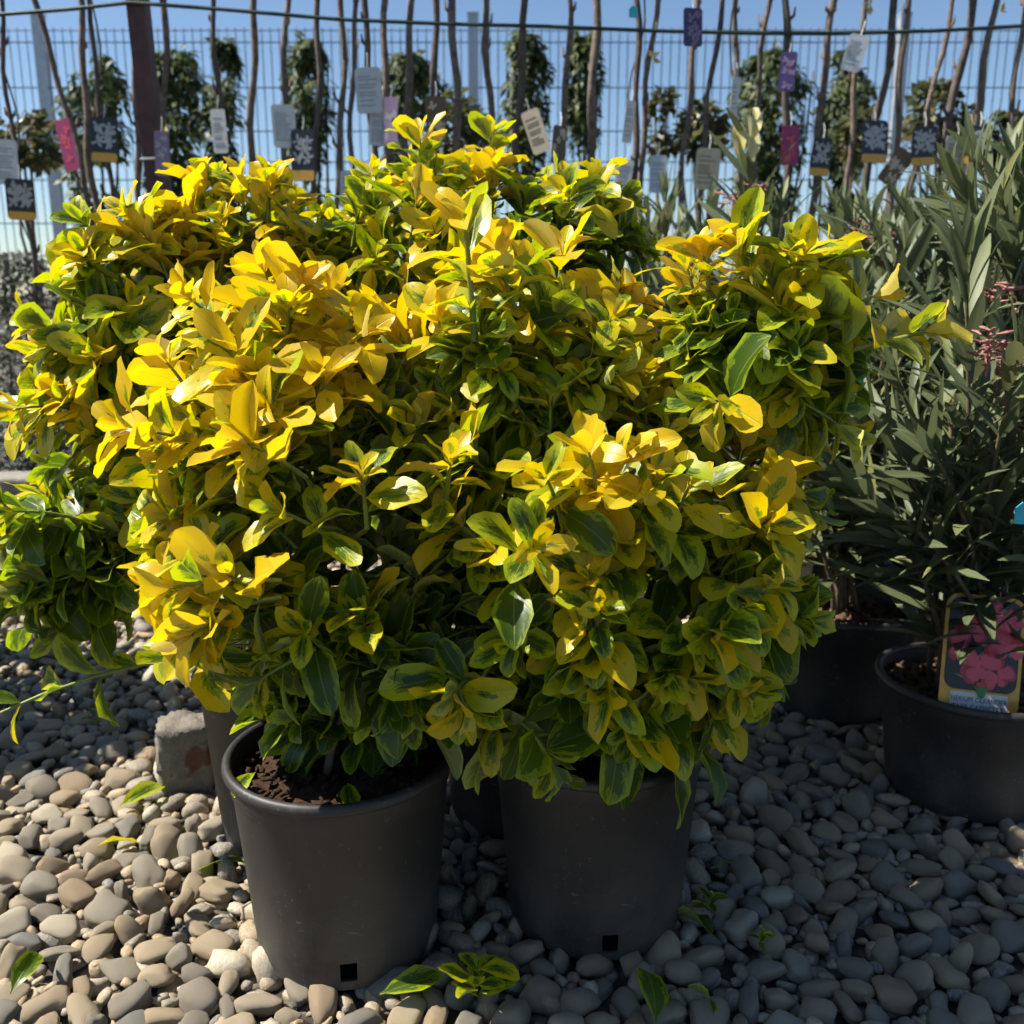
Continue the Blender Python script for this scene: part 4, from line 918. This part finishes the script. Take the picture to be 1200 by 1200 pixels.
# ------------------------------------------------------------------ the oleander's printed label
def oleander_label():
    c = at(1151, 768, 1.375); k = (c - CAMP).dot(FWD) / FPX; W, H = 92 * k, 140 * k
    root = empty('oleander_label', c); root.rotation_euler = (R(-16), R(5.5), R(-4)); tag(root, 'printed oleander label with rose pink flowers and yellow border in the black pot', 'label')
    mb = MB(); plate(mb, rrect(W, H, W * 0.17, 8), -0.0006, 0.0006); mb.build('card', M_ORANGE, root)
    mb = MB(); plate(mb, [(x, z + H * 0.085) for x, z in rrect(W * 0.91, H * 0.77, W * 0.14, 8)], -0.0010, -0.0007); mb.build('photo', M_DARKP, root)
    mb = MB(); plate(mb, [(-W * 0.36, -H * 0.49), (W * 0.36, -H * 0.49), (W * 0.36, -H * 0.318), (-W * 0.36, -H * 0.318)][::-1], -0.0010, -0.0007); mb.build('name_panel', M_PLATE, root)
    r = np.random.default_rng(4); g = MB()
    for i in range(26):
        a = r.uniform(0, 6.28); x, z = r.uniform(-0.4, 0.4) * W, r.uniform(-0.25, 0.42) * H; l, q = W * 0.14, W * 0.018; ux, uz = math.cos(a), math.sin(a)
        if abs(x) > W * 0.40: continue
        x = max(-0.3 * W, min(0.3 * W, x)); z = max(-0.2 * H, min(0.38 * H, z))
        g.poly([(x + l * ux, -0.00115, z + l * uz * 0.6), (x - q * uz, -0.00115, z + q * ux), (x - l * ux, -0.00115, z - l * uz * 0.6), (x + q * uz, -0.00115, z - q * ux)])
    g.build('leaf_print', M_GREENP, root)
    d = MB(); f = MB()
    for (x, z, s, ro) in ((-0.16, 0.20, 0.24, 0.3), (0.26, 0.10, 0.22, 0.9), (0.0, -0.09, 0.23, 0.1), (0.2, 0.33, 0.17, 0.5), (-0.28, 0.02, 0.15, 0.8), (0.22, -0.17, 0.17, 0.2), (0.38, 0.27, 0.08, 0.2)):
        petals(d, x * W, z * H, s * W * 1.04, -0.0012, 5, ro + 0.1, 0.5, 0.02); petals(f, x * W, z * H, s * W * 0.96, -0.0016 - 0.0004 * s, 5, ro, 0.42, 0.05)
    d.build('petal_shade_print', M_ROSE2, root); f.build('petal_print', M_ROSE, root)
    mb = MB(); cx, cz, s = 0.02 * W, -0.295 * H, W * 0.085
    mb.poly([(cx + s * a, -0.0026, cz + s * b) for a, b in ((-1.35, 0.75), (-0.5, 0.35), (0, 0.75), (0.5, 0.35), (1.35, 0.75), (0.65, -0.15), (0.5, -0.85), (0, -1.15), (-0.5, -0.85), (-0.65, -0.15))][::-1]); mb.build('tulip_logo_leaf', M_LOGO, root)
    mb = MB(); mb.poly([(cx + s * a, -0.0024, cz + s * b) for a, b in ((-0.85, 0.7), (-0.75, 1.2), (-0.3, 1.25), (0, 1.6), (0.3, 1.25), (0.75, 1.2), (0.85, 0.7), (0, 0.3))]); mb.build('tulip_logo_flower', M_LOGOR, root)
    for txt, z, hgt, wid in (("NERIUM OLEANDER", -0.378, 0.040, 0.70), ("'PAPA GAMBETTA'", -0.440, 0.040, 0.66)):
        cu = bpy.data.curves.new('lettering', 'FONT'); cu.body = txt; cu.align_x = 'CENTER'; cu.align_y = 'CENTER'; cu.size = 0.02; cu.extrude = 0.0
        to = bpy.data.objects.new('tmp', cu); COL.objects.link(to); bpy.context.view_layer.update()
        me = bpy.data.meshes.new_from_object(to.evaluated_get(bpy.context.evaluated_depsgraph_get())); bpy.data.objects.remove(to)
        w0 = max(v.co.x for v in me.vertices) - min(v.co.x for v in me.vertices); h0 = max(v.co.y for v in me.vertices) - min(v.co.y for v in me.vertices)
        me.transform(Matrix.Rotation(R(90), 4, 'X') @ Matrix.Diagonal((W * wid / w0, H * hgt / h0, 1, 1)))
        o = link('lettering', me, M_BLACKINK, root, (0, -0.0014, H * z)); o['label'] = 'black lettering reading ' + txt.strip("'").title()
    mb = MB(); mb.tube([(W * 0.18, 0, H * 0.46), (W * 0.15, 0.004, H * 0.62), (W * 0.2, 0.02, H * 0.78), (W * 0.26, 0.004, H * 0.6), (W * 0.23, 0, H * 0.45)], 0.0008, 5); mb.build('wire_loop', M_GALV, root)
oleander_label()
p = at(930, 640, 1.93); k = (p - CAMP).dot(FWD) / FPX
make_tag('beige', p, 50 * k, 104 * k, 0.03, 'beige text label standing among the dark oleander stems', group='labels among the oleanders', strap=0.06)
p = at(886, 612, 1.96); make_tag('pink', p, 40 * k, 64 * k, 0.05, 'dark red label behind the shrub, next to the beige text label', group='labels among the oleanders', strap=0.05)
for (px, py, Y, lab) in ((1199, 602, 1.28, 'small cyan tape tied on the labelled oleander'), (1004, 452, 1.62, 'blue tape scrap deep in the oleander leaves'), (742, 14, YC - 0.06, 'cyan tape tied to a cane at the wire')):
    mb = MB(); plate(mb, [(-0.012, -0.014), (0.011, -0.016), (0.013, 0.010), (-0.002, 0.017), (-0.012, 0.008)], -0.0008, 0.0008); tag(mb.build('tie_tape', M_CYAN, None, loc=at(px, py, Y)), lab, 'tape', 'cyan tie tapes')

# ------------------------------------------------------------------ fallen leaves
def fallen(px, py, L, yaw, yel, lab, z=0.034, roll=0.25, tilt=0.2, shape=3):
    p = at_ground(px, py, z); lev = int(round(yel * (YL - 1)))
    o = link('fallen_leaf', leaf_mesh('eu', shape, lev, M_EU)); o.location = p; o.scale = (L * 0.9, L, L); o.rotation_euler = (tilt, roll, yaw); tag(o, lab, 'leaf', 'fallen leaves on the pebbles')
fallen(140, 945, 0.085, -0.6, 0.55, 'yellow-green fallen leaf lying below the concrete block', roll=0.5, tilt=0.35)
fallen(112, 992, 0.06, -1.2, 0.45, 'crumpled pale fallen leaf on the sunny pebbles', roll=-0.3, shape=7)
fallen(290, 1012, 0.085, 1.35, 0.1, 'large green fallen leaf against the side of the sunlit pot', roll=0.2, shape=1)
fallen(768, 1200, 0.085, 0.05, 0.12, 'upright green fallen leaf below the drain hole of the shaded pot', tilt=0.6, shape=1)
fallen(838, 1098, 0.075, 0.7, 0.0, 'dark curled fallen leaf beside the shaded pot', roll=0.6, shape=5)
fallen(836, 1190, 0.06, 0.1, 0.1, 'narrow grey-green fallen leaf on shaded pebbles', roll=1.0, shape=9)
fallen(445, 1165, 0.075, -1.2, 0.3, 'leaf tucked under the base of the sunlit pot', roll=0.4, shape=4, z=0.04)
fallen(12, 1165, 0.06, -0.1, 0.1, 'bright green fallen leaf at the edge of the sunny pebbles', tilt=0.7, shape=2)
fallen(790, 1055, 0.05, 0.9, 0.2, 'small leaf fallen at the foot of the shaded pot', shape=6)
fallen(860, 1010, 0.04, 2.0, 0.3, 'tiny green leaf scrap among the shaded pebbles', shape=8)
for (px, py, q, yl, lab) in ((300, 905, 0.045, 0.5, 'bright yellow-green leaf lying on the sunny soil'), (408, 918, 0.05, 0.4, 'torn yellow-green leaf lying at the pot rim'), (440, 905, 0.045, 0.3, 'pale leaf scrap lying on the soil under the foliage')):
    fallen(px, py, q, random.uniform(0, 6), yl, lab, z=POT_Z + 0.262 - 0.008, tilt=0.1, roll=0.1)
def sprig(px, py, lab, seed, n=9, size=0.05, yel=0.35):
    r = np.random.default_rng(seed); p = np.array(at_ground(px, py, 0.035)); root = empty('fallen_sprig', p); tag(root, lab, 'sprig', 'fallen sprigs on the pebbles')
    L = Leaves('eu')
    for i in range(n):
        a = 2.4 * i + r.normal(0, 0.2); L.add(p + np.array([0, 0, 0.004 * (n - i)]), [math.cos(a), math.sin(a), 0.25 + 0.07 * i], [-math.cos(a) * 0.3, -math.sin(a) * 0.3, 1], size * r.uniform(0.7, 1.1), yel + r.normal(0, 0.12))
    for i in range(n): L.place(i, M_EU, root, p)
    mb = MB(); mb.tube([(0, 0, 0.03), (0.01, 0.02, 0.005), (0.02, 0.05, -0.008)], 0.0022, 5); mb.build('stem', M_STEM, root)
sprig(560, 1172, 'broken variegated sprig lying half in sun between the two front pots', 1, 10, 0.05, 0.4)
sprig(832, 1068, 'small green sprig lying beside the shaded pot', 2, 5, 0.03, 0.15)
sprig(110, 848, 'small weed-like sprig lying at the edge of the shade', 3, 6, 0.028, 0.1)
sprig(890, 1110, 'tiny green sprig lying in the shaded pebbles', 4, 4, 0.022, 0.2)
